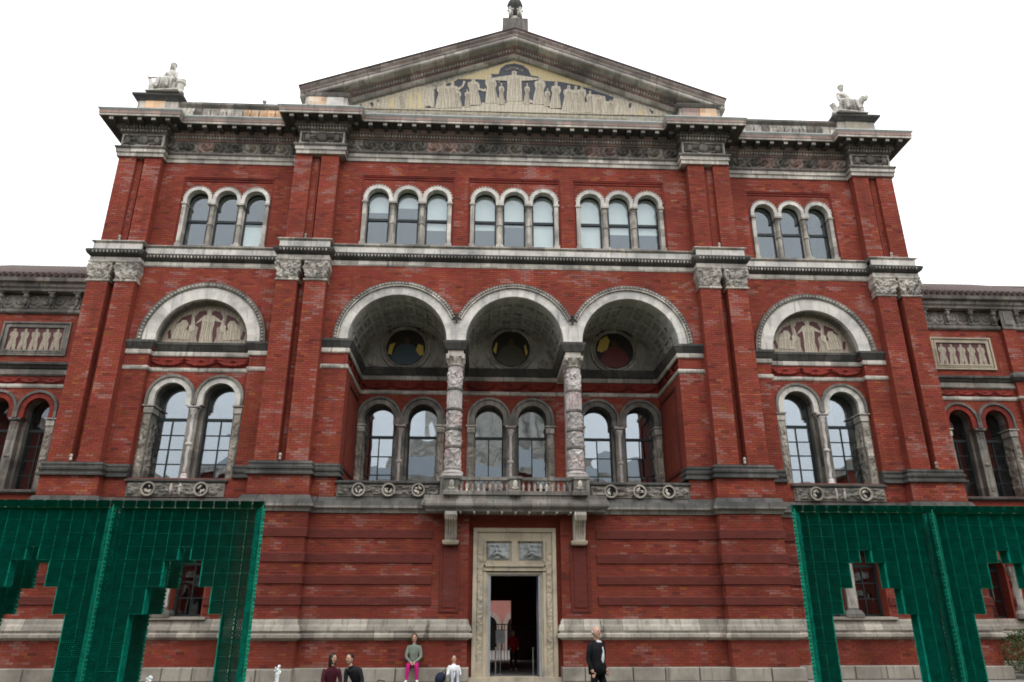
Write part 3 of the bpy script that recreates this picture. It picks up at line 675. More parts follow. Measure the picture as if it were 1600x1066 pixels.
for s in (-1, 1):
    # lower recessed wall with the twin window
    a, b = rng(s, 8.46, 11.62)
    m = MB(); wall_open(m, a, b, 5.0, 9.65, Y2, .9, [(s * 10.035 + q * .755, .61, 5.5, 8.10, True) for q in (-1, 1)]); m.build('wall', m_wall, B)
    cxx = s * 10.035
    sk = lambda x, z: min(abs(x - cxx - .755), abs(x - cxx + .755)) < .76 and (z < 8.11 or min(math.hypot(x - cxx - .755, z - 8.1), math.hypot(x - cxx + .755, z - 8.1)) < .77)
    bricks(a, b, 5.96, 8.95, Y2, sk)
    for p, q in (rng(s, 7.70, 8.46), rng(s, 11.62, 12.35)): solid_wall(p, q, 5.55, 9.66, YW)
    impost(*rng(s, 7.70, 8.46), YW, Y2, s < 0, s > 0); impost(*rng(s, 11.62, 12.35), YW, Y2, s > 0, s < 0); impost(*rng(s, 8.46, 11.62), Y2, .4, 0, 0)
    m = MB(); m.relief(a + .05, b - .05, 9.11, 9.46, Y2 - .012, .13, wreath(3), 66, 14); m.build('swag_frieze', m_redterra, B, smooth=True)
    for p, q in (rng(s, 7.78, 8.40), rng(s, 11.68, 12.30)):
        m = MB(); m.box(p, q, YW - .015, YW, 9.12, 9.16); m.box(p, q, YW - .015, YW, 9.42, 9.46); m.box(p, p + .04, YW - .015, YW, 9.16, 9.42); m.box(q - .04, q, YW - .015, YW, 9.16, 9.42); m.build('pier_panel', m_redterra, B)
    # wall over with the big blind arch
    m = MB(); wall_open(m, *rng(s, 7.70, 12.35), 9.66, 12.55, YW, .5, [(cxx, 1.50, 9.66, 9.93, True)], 24); m.build('wall', m_wall, B)
    bricks(*rng(s, 7.70, 12.35), 9.95, 12.54, YW, arch_skip(cxx, 2.0, 9.93))
    m = MB(); m.box(cxx - 1.6, cxx + 1.6, .30, .40, 9.9, 11.7); m.build('tympanum_backing', m_wall, B)
    V = MB(); V.ring(0, 0, 1.45, 1.86, -.10, .32, -PI / 46, PI / 46, 2); vm = V.mesh('voussoir', m_arch)
    for i in range(23):
        o = obj('voussoir', vm, B); o.location = (cxx, 0, 9.93); o.rotation_euler = (0, -(PI * (i + .5) / 23), 0); o.scale = (1, 1, .985)
    m = MB(); m.ring(cxx, 9.93, 1.40, 1.45, .05, .32, 0, PI, 30); m.build('inner_moulding', m_grey, B)
    m = MB(); m.ring(cxx, 9.93, 1.865, 2.03, -.14, .02, 0, PI, 40, (.75, 1.1)); o = m.build('arch_moulding', m_grey, B)
    m = MB()
    for i in range(52):
        an = PI * (i + .5) / 52; m.ell((cxx + 1.93 * math.cos(an), -.15, 9.93 + 1.93 * math.sin(an)), (.04, .03, .04), 6, 4)
    m.build('bead_enrichment', m_white, o, kind='stuff')
# ---- pilasters
for s in (-1, 1):
    for a, b in PIL_IN:
        x0, x1 = rng(s, a, b); pilaster(x0, x1, 5.96, 11.82, YI, .5); pilaster_cap(x0, x1, 11.80, 12.58, YI, -.35)
        x0, x1 = rng(s, a - .03 if a < 6.5 else a - .04, b - .13 if a > 6.5 else b - .11); pilaster(x0, x1, 13.35, 16.62, YI, .5)
    for a, b in PIL_OUT:
        x0, x1 = rng(s, a, b); pilaster(x0, x1, 5.96, 11.86, YO, .5 if a < 13 else 10); pilaster_cap(x0, x1, 11.84, 12.58, YO, .05)
        x0, x1 = rng(s, a - .08, b - .14); pilaster(x0, x1, 13.35, 16.62, YO, .5 if a < 13 else 10)
    # recess between paired pilasters
    for (a, b, y, yu) in ((6.75, 7.07, -.38, -.60), (12.95, 13.25, .02, -.18)):
        x0, x1 = rng(s, a, b); m = MB(); m.box(x0, x1, y, y + .4, 5.5, 13.0); m.build('wall', m_wall, B)
        m = MB(); m.box(x0, x1, yu, y + .4, 13.2, 17); m.build('wall', m_wall, B); bricks(x0 + .06, x1 - .06, 13.35, 16.6, yu); bricks(x0 + .04, x1 - .04, 5.96, 12.4, y)
        xc = (x0 + x1) / 2
        for zf in (6.0, 13.36):
            m = MB(); m.lathe(xc + s * .02, y - .45 if zf < 7 else y - .35, [(.03, zf - .03), (.045, zf), (.03, zf + .05), (.05, zf + .12), (.02, zf + .17)], 8); m.build('gap_finial', m_white, B)  # small finial on the ledge in the gap, not a lamp
    string2(*rng(s, 6.11, 7.70), YI, 1, 1, .2); string2(*rng(s, 12.35, 13.87), YO, 1, 1, 3 if True else .2)
    string2(*rng(s, 7.70, 12.35), YW, 0, 0, .3)
    m = MB(); m.box(*rng(s, 6.11, 7.70), YI + .1, .5, 12.55, 13.35); m.build('wall', m_grey, B)
    m = MB(); m.box(*rng(s, 12.35, 13.87), YO + .1, 2, 12.55, 13.35); m.build('wall', m_grey, B)
string2(-6.11, 6.11, YC, 0, 0, .3)
# ---- upper storey
Wb = [((15.2, 17),), ((13.7, 15.02),), ()]
n0 = ()
upper_wall(*rng(-1, 7.66, 12.27), YW, [(-9.95, .98, .36, (n0, n0, ((13.4, 14.3),)))])
upper_wall(*rng(1, 7.66, 12.27), YW, [(9.93, .98, .36, (n0, n0, n0))])
upper_wall(-6.08, 6.08, YC, [(-3.68, 1.01, .37, (((14.75, 16),), ((14.95, 16),), ((14.1, 16),))), (0, 1.01, .37, (((14.15, 16),), ((14.3, 16),), ((13.4, 16),))), (3.66, 1.01, .37, (((13.4, 16),), ((14.1, 16),), ((14.1, 16),)))])

# ---- entablature
ARCH = [(0, 16.60), (.05, 16.60), (.05, 16.74), (.09, 16.75), (.09, 16.88), (.13, 16.92), (.13, 16.96), (0, 16.98)]
def entab(x0, x1, plane, ml, mr, yb, block=False):
    m = MB(); m.mold(x0, x1, plane, ARCH[:-3] + [(0, 16.88)], yb, ml, mr); m.build('architrave', m_white, B)
    m = MB(); m.mold(x0, x1, plane, [(0, 16.881), (.10, 16.881), (.14, 16.93), (.14, 16.97), (.02, 17.0), (0, 17.0)], yb, ml, mr); m.build('architrave_cap', m_grey, B)
    m = MB(); m.box(x0, x1, plane, yb, 17.0, 18.15); f = m.build('frieze', m_grey, B)
    m = MB(); n = max(1, round((x1 - x0) / .56))
    if block:
        m.box(x0 + .02, x0 + .08, plane - .05, plane, 17.03, 17.5); m.box(x1 - .08, x1 - .02, plane - .05, plane, 17.03, 17.5); m.box(x0 + .08, x1 - .08, plane - .04, plane, 17.03, 17.07); m.box(x0 + .08, x1 - .08, plane - .04, plane, 17.46, 17.5)
        m.build('panel_frame', m_white, f)
        xm = (x0 + x1) / 2; m = MB(); m.ell((xm, plane - .03, 17.27), (.19, .10, .2), 12, 8); m.ell((xm, plane - .06, 17.44), (.12, .07, .06), 8, 6)
        for q in (-1, 1):
            m.ell((xm + q * .5, plane - .05, 17.24), (.11, .08, .15), 8, 6); m.ell((xm + q * .47, plane - .08, 17.42), (.055, .055, .06), 8, 6)
            m.tube([(xm + q * .45, plane - .07, 17.3), (xm + q * .32, plane - .09, 17.26), (xm + q * .2, plane - .07, 17.3)], .03, 6); m.tube([(xm + q * .5, plane - .06, 17.15), (xm + q * .62, plane - .07, 17.1), (xm + q * .66, plane - .05, 17.25), (xm + q * .6, plane - .05, 17.35)], .03, 6)
            m.tube([(xm + q * .25, plane - .05, 17.08), (xm + q * .4, plane - .07, 17.12), (xm + q * .45, plane - .05, 17.06)], .025, 6)
        m.build('coat_of_arms', m_grey, f, smooth=True)
    else:
        for i in range(n):
            a = x0 + (x1 - x0) * i / n; b = x0 + (x1 - x0) * (i + 1) / n
            m = MB(); m.relief(a, b, 17.03, 17.5, plane - .004, .13, scrolls(1, i % 2 + (.0 if i % 3 else .3)), 20, 16); m.build('frieze_relief', R.choice([m_grey, m_grey, m_grey, m_corona, m_plinth]), f, smooth=False)
    # dentil course
    m = MB(); m.mold(x0, x1, plane, [(0, 17.50), (.05, 17.51), (.05, 17.54), (.07, 17.55), (.07, 17.66), (.16, 17.665), (.18, 17.74), (.18, 17.76), (.21, 17.80), (.21, 17.86), (0, 17.861)], yb, ml, mr); d = m.build('bed_moulding', m_corona if not block else m_grey, f)
    m = MB(); n = int((x1 - x0 + .14) / .105)
    for i in range(n):
        c = x0 - .06 * ml + (i + .5) * (x1 - x0 + .06 * (ml + mr)) / n; m.tone = R.uniform(.75, 1.15); m.box(c - .03, c + .03, plane - .14, plane - .07, 17.565, 17.655)
        m.tone = .8; m.box(c - .02, c + .02, plane - .205, plane - .18, 17.67, 17.74)
    m.tone = 1; m.build('dentil_row', m_white, f, kind='stuff')
    OV = .65
    m = MB(); m.mold(x0, x1, plane, [(.2, 17.861), (OV - .06, 17.861), (OV - .06, 17.875), (OV - .05, 17.86), (OV - .04, 17.93), (OV - .02, 17.95), (OV - .02, 18.06)], yb, ml, mr)
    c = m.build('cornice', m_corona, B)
    m = MB(); zq = 17.848 if block else 17.852; m.mold(x0, x1, plane, [(.0, zq), (OV - .08, zq), (OV - .08, 17.86)], yb, ml, mr); m.build('soffit', m_darkst, c)  # shade under the overhang painted in as a near-black underside
    m = MB(); m.mold(x0, x1, plane, [(0, 18.06), (OV - .02, 18.061), (OV + .03, 18.12), (OV + .03, 18.15), (OV - .0, 18.165), (0, 18.22)], yb, ml, mr); m.build('cornice_lead', m_lead, c)
    m = MB(); m.mold(x0, x1, plane, [(OV - .05, 17.859), (OV - .03, 17.859), (OV - .03, 17.925), (OV - .045, 17.925)], yb, ml, mr); m.build('cornice_lip', m_white, c)
    # modillions
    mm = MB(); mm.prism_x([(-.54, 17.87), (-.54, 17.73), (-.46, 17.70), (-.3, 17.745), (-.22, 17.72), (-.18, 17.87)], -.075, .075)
    me = mm.mesh('modillion', m_darkst); w0 = x0 - (.45 if ml else -.1); w1 = x1 + (.45 if mr else -.1); n = max(2, round((w1 - w0) / .50))  # modillion sides near-black, their shade put into the colour
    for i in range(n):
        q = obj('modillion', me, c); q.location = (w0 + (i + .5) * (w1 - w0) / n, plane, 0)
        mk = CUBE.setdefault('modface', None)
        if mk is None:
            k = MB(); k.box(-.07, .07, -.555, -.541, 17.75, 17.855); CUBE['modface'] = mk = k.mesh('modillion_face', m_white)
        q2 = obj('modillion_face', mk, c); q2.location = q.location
for s in (-1, 1):
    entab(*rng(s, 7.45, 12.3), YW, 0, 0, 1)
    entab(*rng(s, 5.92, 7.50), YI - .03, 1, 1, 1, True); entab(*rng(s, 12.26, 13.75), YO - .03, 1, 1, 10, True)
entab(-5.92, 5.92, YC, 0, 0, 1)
# ============================================================ LOGGIA
LA = [-3.76, 0, 3.76]; ZS = 9.93; RI = 1.575; YB = 2.4
m = MB(); wall_open(m, -6.11, 6.11, ZS, 12.55, YC, YC + .06, [(c, 1.60, ZS, ZS, True) for c in LA], 26); m.build('wall', m_wall, B)
bricks(-6.11, 6.11, ZS + .02, 12.54, YC, lambda x, z: any(math.hypot(x - c, z - ZS) < 2.0 for c in LA))
for s in (-1, 1):
    a, b = rng(s, 5.28, 6.11); m = MB(); m.box(a, b, YC, YB, 5.0, ZS); m.build('wall', m_wall, B)
    bricks(a, b, 5.96, 8.95, YC)
    impost(*rng(s, 5.28, 6.11), YC, YB, s > 0, s < 0)
    m = MB(); p, q = rng(s, 5.35, 6.05); m.box(p, q, YC - .015, YC, 9.12, 9.16); m.box(p, q, YC - .015, YC, 9.42, 9.46); m.box(p, p + .04, YC - .015, YC, 9.16, 9.42); m.box(q - .04, q, YC - .015, YC, 9.16, 9.42); m.build('pier_panel', m_redterra, B)
    # recessed panels on the loggia side walls
    xs = s * 5.28; x_in = xs - s * .04
    m = MB(); X = sorted((xs, x_in))
    for bx in ((0.15, .25, 5.9, 8.7), (2.0, 2.1, 5.9, 8.7), (.25, 2.0, 5.9, 6.0), (.25, 2.0, 8.6, 8.7)): m.box(X[0], X[1], *bx)
    m.build('wall_panel_frame', m_wall_dark, B)
    m = MB(); m.relief(0, 2.7, 0, .36, 0, .05, wreath(3), 48, 10); m.v = [((xs + s * p[1] * 1.0) if False else xs + s * p[1], YC + .05 + p[0], 9.1 + p[2]) for p in m.v]
    if s > 0: m.f = [f[::-1] for f in m.f]
    m.build('swag_frieze', m_redterra, B, smooth=True)
# voussoirs and mouldings of the three big arches
V = MB(); V.ring(0, 0, RI, 1.86, -.07, .05, -PI / 54, PI / 54, 2); vm = V.mesh('voussoir', m_arch)
for c in LA:
    for i in range(27):
        an = PI * (i + .5) / 27; o = obj('voussoir', vm, B); o.location = (c, YC, ZS); o.rotation_euler = (0, -an, 0); o.scale = (1, 1, .985)
    lim = math.acos(1.88 / 2.03) + .01; a0 = lim if c < 3 else 0; a1 = PI - (lim if c > -3 else 0)
    m = MB(); m.ring(c, ZS, 1.865, 2.03, YC - .11, YC + .02, a0, a1, 40, (.75, 1.15)); o = m.build('arch_moulding', m_grey, B)
    m = MB(); n = 50
    for i in range(n):
        an = a0 + (a1 - a0) * (i + .5) / n; m.ell((c + 1.96 * math.cos(an), YC - .12, ZS + 1.96 * math.sin(an)), (.035, .03, .035), 6, 4)
    m.ring(c, ZS, 1.865, 1.90, YC - .135, YC - .1, a0, a1, 36); m.build('bead_enrichment', m_white, o, kind='stuff')
    # coffered barrel vault
    m = MB(); m.ring(c, ZS, RI + .09, RI + .3, YC + .06, YB, 0, PI, 30); o = m.build('vault', m_vault, B)
    m = MB(); yr = [(YC + .05, .12), (.38, .52), (1.12, 1.26), (1.84, 1.98), (2.24, 2.38)]
    for y0, y1 in yr: m.ring(c, ZS, RI, RI + .1, y0, y1, 0, PI, 28, (.8, 1.15))
    for i in range(13):
        an = PI * (i + .5) / 13 + PI / 26 * 0; da = .035; m.ring(c, ZS, RI + .012, RI + .1, YC + .06, YB - .02, an - da, an + da, 1)
    m.build('coffer_rib', m_vault, o)
    m = MB()
    for i in range(12):
        an = PI * (i + 1) / 13
        for (ya, yb) in ((.52, 1.12), (1.26, 1.84)):
            m.tone = R.uniform(.8, 1.2); m.ring(c, ZS, RI + .05, RI + .1, ya + .1, yb - .1, an - .07, an + .07, 1); m.ell((c + (RI + .05) * math.cos(an), (ya + yb) / 2, ZS + (RI + .05) * math.sin(an)), (.06, .09, .06), 6, 5)
    m.tone = 1; m.build('coffer_boss', m_vault, o, kind='stuff')
    # lunette with painted medallion
    m = MB(); arch_pane(m, c, YB - .02, ZS, RI + .05, None, 24); o = m.build('lunette', m_vault, B)
    m = MB(); m.ring(c, ZS, 1.44, 1.60, YB - .10, YB - .02, 0, PI, 28, (.8, 1.1)); zc = ZS + .76
    m.ring(c, zc, .80, .88, YB - .10, YB - .02, 0, 2 * PI, 30); m.ring(c, zc, .70, .745, YB - .08, YB - .02, 0, 2 * PI, 30); m.build('medallion_frame', m_white, o)
    m = MB()
    for k in range(30): an = 2 * PI * k / 30; m.ell((c + .775 * math.cos(an), YB - .06, zc + .775 * math.sin(an)), (.032, .03, .032), 6, 4)
    for k in range(22): an = PI * (k + .5) / 22; m.ell((c + 1.50 * math.cos(an), YB - .12, ZS + 1.50 * math.sin(an)), (.04, .03, .04), 6, 4)
    m.build('bead_enrichment', m_white, o, kind='stuff')
    m = MB()
    for q in (-1, 1):
        m.ring(c + q * 1.28, ZS + .05, .05, .28, YB - .07, YB - .03, PI / 2 if q > 0 else 0, PI if q > 0 else PI / 2, 6); m.box(c + q * 1.12 - .04, c + q * 1.12 + .04, YB - .06, YB - .02, ZS + .06, ZS + .5)
        for k in range(5): m.ell((c + q * (.98 + .08 * k), YB - .05, ZS + .13 + .1 * (k % 3)), (.04, .02, .07), 6, 5)
    m.build('spandrel_carving', m_white, o, kind='stuff')
    robe = [(.07, .11, .13), (.09, .09, .05), (.19, .05, .045)][LA.index(c)]
    hue = simple('medallion_robe', robe, .5); g2 = simple('medallion_ground', (.035, .036, .03), .5); gd = simple('gold_leaf', (.75, .56, .12), .4)
    m = MB(); m.ring(c, zc, 0.001, .71, YB - .04, YB - .02, 0, 2 * PI, 24); m.mi = 1
    P = lambda pts: [(c + x * 1.27, zc + z * 1.27) for x, z in pts]
    m.prism(P([(-.42, -.3), (-.25, .02), (-.12, .12), (.12, .12), (.3, .0), (.42, -.28), (.2, -.5), (-.2, -.5)]), YB - .055, YB - .035)
    m.mi = 2
    if LA.index(c) == 0:
        m.prism(P([(-.5, -.18), (-.46, .08), (-.3, .14), (-.36, -.02), (-.4, -.22)]), YB - .06, YB - .036); m.prism(P([(.5, -.2), (.48, .06), (.34, .12), (.28, -.08), (.4, -.24)]), YB - .06, YB - .036)
    elif LA.index(c) == 1:
        m.prism(P([(-.5, -.05), (-.42, .2), (-.38, .18), (-.42, -.15)]), YB - .06, YB - .036); m.prism(P([(.48, -.1), (.42, .15), (.38, .1), (.42, -.2)]), YB - .06, YB - .036)
    else:
        m.prism(P([(-.5, 0), (-.4, .32), (-.2, .46), (-.12, .3), (-.2, .05), (-.36, -.05)]), YB - .06, YB - .036)
    m.mi = 3; m.ell((c + .02, YB - .055, zc + .27), (.11, .012, .14), 10, 6)
    m.build('painted_medallion', [g2, hue, gd, simple('medallion_skin', (.12, .07, .05))], o)
# spandrel foot blocks standing on the columns, and beams running back
for s in (-1, 1):
    m = MB(); m.box(s * 1.88 - .29, s * 1.88 + .29, YC - .06, YC + .3, ZS, ZS + .62); m.prism([(s * 1.88 - .28, ZS + .6), (s * 1.88 + .28, ZS + .6), (s * 1.88, ZS + .93)], YC - .06, YC)
    m.build('springer', m_arch, B)
    k = MB(); k.ell((s * 1.88, YC - .16, ZS + .86), (.06, .06, .07), 8, 6); k.lathe(s * 1.88, YC - .14, [(.03, ZS + .6), (.05, ZS + .7), (.08, ZS + .78), (.03, ZS + .82)], 8); k.build('corbel_knob', m_darkst, B)
    m = MB(); m.mold(s * 1.88 - .27, s * 1.88 + .27, YC - .02, [(0, 9.62), (.04, 9.64), (.08, 9.74), (.12, 9.84), (.13, 9.92), (0, 9.925)], YB, 1, 1); m.build('impost_cornice', m_darkst, B)
    m = MB(); m.box(s * 1.88 - .25, s * 1.88 + .25, YC, YB, 9.42, 9.63); m.build('impost_block', m_white, B)
    # rear pier
    m = MB(); m.box(s * 1.88 - .2, s * 1.88 + .2, .25, .62, 5.0, 9.42); m.mold(s * 1.88 - .2, s * 1.88 + .2, .25, [(0, 9.1), (.04, 9.15), (.02, 9.25), (.08, 9.4), (0, 9.42)], .62, 1, 1); m.build('rear_pier', m_colst, B)
    # column, carved drum by drum
    cx, cy = s * 1.88, YC + .12
    m = MB(); m.box(cx - .34, cx + .34, cy - .34, cy + .34, 4.97, 5.55); m.mold(cx - .3, cx + .3, cy - .3, [(0, 5.48), (.06, 5.52), (.06, 5.58), (0, 5.6)], cy + .3, 1, 1); C_ = m.build('column_pedestal', m_grey, B)
    m = MB(); m.box(cx - .31, cx + .31, cy - .31, cy + .31, 5.6, 5.66); m.lathe(cx, cy, [(.31, 5.66), (.33, 5.70), (.31, 5.75), (.26, 5.77), (.27, 5.81), (.29, 5.84), (.25, 5.87)], 20); m.build('column_base', m_colst, B)
    zs = [5.87, 6.45, 6.55, 7.0, 7.1, 7.62, 7.72, 8.28, 8.38, 8.95, 9.1]
    for i in range(len(zs) - 1):
        za, zb = zs[i], zs[i + 1]; thin = zb - za < .12; rr = .235 - .006 * (za - 5.87)
        m = MB()
        if thin: m.lathe(cx, cy, [(rr, za), (rr + .035, za + .02), (rr + .035, zb - .02), (rr, zb)], 20)
        else:
            fig = i % 4 == 0 or i in (2,)
            n = 12; ff = (lambda a, z, za=za, zb=zb, i=i: (.06 * max(0, noise.fractal(Vector((math.cos(a) * 3.0, math.sin(a) * 3.0, z * 9 + i)), .8, 2, 3) + .3) - .012) * min(1, 14 * min(z - za, zb - z) + .05)) if fig else (lambda a, z: .014 * math.cos(a * 14) + .02 * noise.noise(Vector((a * 4, z * 8, i))))
            m.lathe(cx, cy, [(rr, za + (zb - za) * k / n) for k in range(n + 1)], 44, ff)
        m.build('column_drum', m_colst if not thin else m_grey, B)
    m = MB(); nz = 8
    m.lathe(cx, cy, [(.22, 9.08), (.26, 9.10), (.26, 9.13), (.21, 9.15)] + [(.21 + .10 * (k / nz) ** 2, 9.15 + .22 * k / nz) for k in range(nz + 1)], 32, lambda a, z: .05 * abs(math.cos(4 * a)) * max(0, math.sin((z - 9.13) / .24 * PI)) if z > 9.14 else 0)
    for i in range(4):
        an = PI / 4 + i * PI / 2; m.ell((cx + .34 * math.cos(an), cy + .34 * math.sin(an), 9.33), (.07, .07, .07), 8, 6)
    m.box(cx - .30, cx + .30, cy - .30, cy + .30, 9.37, 9.44); m.build('capital', m_white, B)
# loggia floor, back wall, frieze
m = MB(); m.box(-5.28, 5.28, YC + .0, YB, 4.7, 5.0); m.build('loggia_floor', m_ground, B)
m = MB(); wall_open(m, -5.28, 5.28, 5.0, ZS, YB, YB + .7, [(c + q * .755, .61, 5.5, 8.10, True) for c in (-3.8, 0, 3.8) for q in (-1, 1)]); m.box(-6, 6, YB, YB + .3, ZS, 13); m.build('wall', m_wall, B)
tw = lambda x, z: any((min(abs(x - c - .755), abs(x - c + .755)) < .76 and (z < 8.11 or min(math.hypot(x - c - .755, z - 8.1), math.hypot(x - c + .755, z - 8.1)) < .77)) for c in (-3.8, 0, 3.8))
bricks(-5.28, 5.28, 5.1, 8.95, YB, tw)
impost(-5.28, 5.28, YB, YB + .3, 0, 0)
for a, b in ((-5.2, -2.2), (-1.55, 1.55), (2.2, 5.2)):
    m = MB(); m.relief(a, b, 9.11, 9.46, YB - .012, .13, wreath(3), 60, 12); m.build('swag_frieze', m_redterra, B, smooth=True)
for c, g in ((-3.8, ((2, 3), (1, 1))), (0, ((2, 1), (2, 1))), (3.8, ((2, 3), (2, 3)))):
    twin(c, YB, zb=5.45, grids=g, dep=.45, ring_mat=m_grey, shaft='plain')

# ============================================================ BALCONY
m = MB(); m.mold(-2.1, 2.1, YC, [(.0, 4.50), (.50, 4.51), (.52, 4.58), (.60, 4.62), (.63, 4.66), (.63, 4.72), (.56, 4.86), (.56, 4.96), (0, 4.98)], YC + .2, 1, 1); bal = m.build('balcony_slab', m_grey, B)
m = MB()
for i in range(9):
    c = -1.6 + i * .4; m.box(c - .03, c + .03, YC - .5, YC - .02, 4.47, 4.51)
m.build('soffit_rib', m_white, bal)
YR = -1.0; R2 = YR + .14
for c, hw in ((-1.87, .19), (-.02, .15), (1.87, .19)):
    m = MB(); m.box(c - hw, c + hw, YR - .08, R2 + .06, 4.97, 5.44); m.mold(c - hw, c + hw, YR - .08, [(0, 5.40), (.04, 5.42), (.04, 5.49), (0, 5.5)], R2 + .06, 1, 1); m.mold(c - hw, c + hw, YR - .08, [(.04, 4.96), (.04, 5.06), (0, 5.09)], R2 + .06, 1, 1); o = m.build('balcony_pier', m_grey, B)
    m = MB(); m.ell((c, YR - .10, 5.27), (.07, .035, .12), 10, 7); m.ell((c, YR - .09, 5.16), (.1, .02, .05), 8, 5); m.build('shield_carving', m_white, o)
bm = MB(); bm.lathe(0, 0, [(.05, 0), (.05, .03), (.025, .05), (.055, .12), (.05, .17), (.022, .24), (.03, .27), (.05, .29), (.05, .31)], 10); me = bm.mesh('baluster', m_corona, True); me2 = bm.mesh('baluster', m_white, True)
for a, b, n in ((-1.68, -.17, 9), (.13, 1.68, 9)):
    for i in range(n): o = obj('baluster', me if R.random() < .6 else me2, B); o.location = (a + (i + .5) * (b - a) / n, (YR + R2) / 2, 5.08)
    m = MB(); m.box(a, b, YR, R2, 4.97, 5.08); m.box(a, b, YR - .02, R2 + .02, 5.39, 5.48); m.build('balcony_rail', m_grey, B)
for s in (-1, 1):
    a, b = s * 1.87 - .17, s * 1.87 + .17; m = MB()
    m.prism_x([(YC, 4.50), (-.98, 4.50), (-1.0, 4.40), (-.94, 4.28), (-.84, 4.2), (-.74, 4.1), (-.66, 3.95), (-.62, 3.8), (-.6, 3.72), (-.56, 3.66), (YC, 3.66)], a, b)
    o = m.build('bracket', m_white, B)
    m = MB()
    for q in (-.11, -.035, .035, .11): m.tube([(s * 1.87 + q, y, z) for y, z in ((-.99, 4.42), (-.95, 4.28), (-.85, 4.19), (-.75, 4.09), (-.67, 3.94), (-.63, 3.8))], .02, 5)
    for q in (a, b): m.tube([(q - .01, -.86, 4.36), (q + .01, -.86, 4.36)], .1, 12)
    m.mold(a, b, -.56, [(0, 3.60), (.05, 3.62), (.07, 3.68), (.07, 3.72), (0, 3.74)], YC, 1, 1); m.build('bracket_carving', m_warm, o)

# ============================================================ DOOR
YD = -.24
m = MB()
for s in (-1, 1):
    for x0, x1, y in ((1.10, 1.21, YD - .06), (.90, 1.10, YD), (.82, .90, YD - .03), (.76, .82, YD + .04)): a, b = rng(s, x0, x1); m.box(a, b, y, .2, .09, 2.87 if x0 < .85 else 4.0)
m.build('door_jamb', m_warm, B)
for s in (-1, 1):
    m = MB(); m.relief(*rng(s, .91, 1.09), .2, 3.9, YD - .002, .035, lumps(1.5, 30, s), 6, 130); m.build('jamb_carving', m_warm, B)
m = MB(); m.box(-1.21, 1.21, YD - .063, .2, 4.0, 4.11); m.box(-.82, .82, YD + .037, .2, 2.81, 2.87); m.box(-.9, .9, YD - .033, .2, 2.9, 3.0); m.box(-.86, .86, YD - .08, .2, 3.02, 3.08); m.box(-.9, .9, YD - .003, .2, 3.08, 3.16); m.box(-.9, .9, YD - .003, .2, 3.74, 4.0); m.box(-.09, .09, YD - .002, .2, 3.16, 3.74)
for s in (-1, 1): m.box(*rng(s, .84, .9), YD - .036, .2, 3.16, 3.74)
m.box(-.84, .84, YD + .08, .2, 3.16, 3.74); m.build('door_lintel', m_warm, B)
m_silver = stone('grey_relief_stone', (.36, .38, .38), (.05, .06, .06), .5)
for s in (-1, 1):
    a, b = rng(s, .15, .80); m = MB(); m.relief(a, b, 3.21, 3.69, YD + .07, .09, lumps(3.4, 2.6, 5 * s + 9), 26, 20); m.box(a, b, YD + .072, YD + .079, 3.21, 3.69)
    q = MB(); m.tube([(s * .5 - .15, YD, 3.32), (s * .5, YD - .03, 3.42), (s * .5 + .12, YD - .02, 3.34), (s * .5 + .22, YD, 3.3)], .035, 6); m.tube([(s * .5 - .05, YD, 3.42), (s * .5 - .02, YD - .03, 3.55)], .045, 6); m.ell((s * .5, YD - .02, 3.62), (.04, .04, .045), 7, 6)
    m.build('door_relief', m_silver, B, smooth=True)
m = MB(); m.box(-1.5, 1.5, -.5, .2, 0, .09); m.build('threshold', m_warm, B)
for s in (-1, 1):
    m = MB(); m.box(*rng(s, .70, .76), -.16, -.08, .09, 2.81); m.box(*rng(s, .69, .70), -.15, .62, .12, 2.78); m.build('door_leaf', m_steel, B)
m = MB(); m.box(-.76, .76, -.14, -.08, 2.77, 2.81); m.build('door_head', m_steel, B)

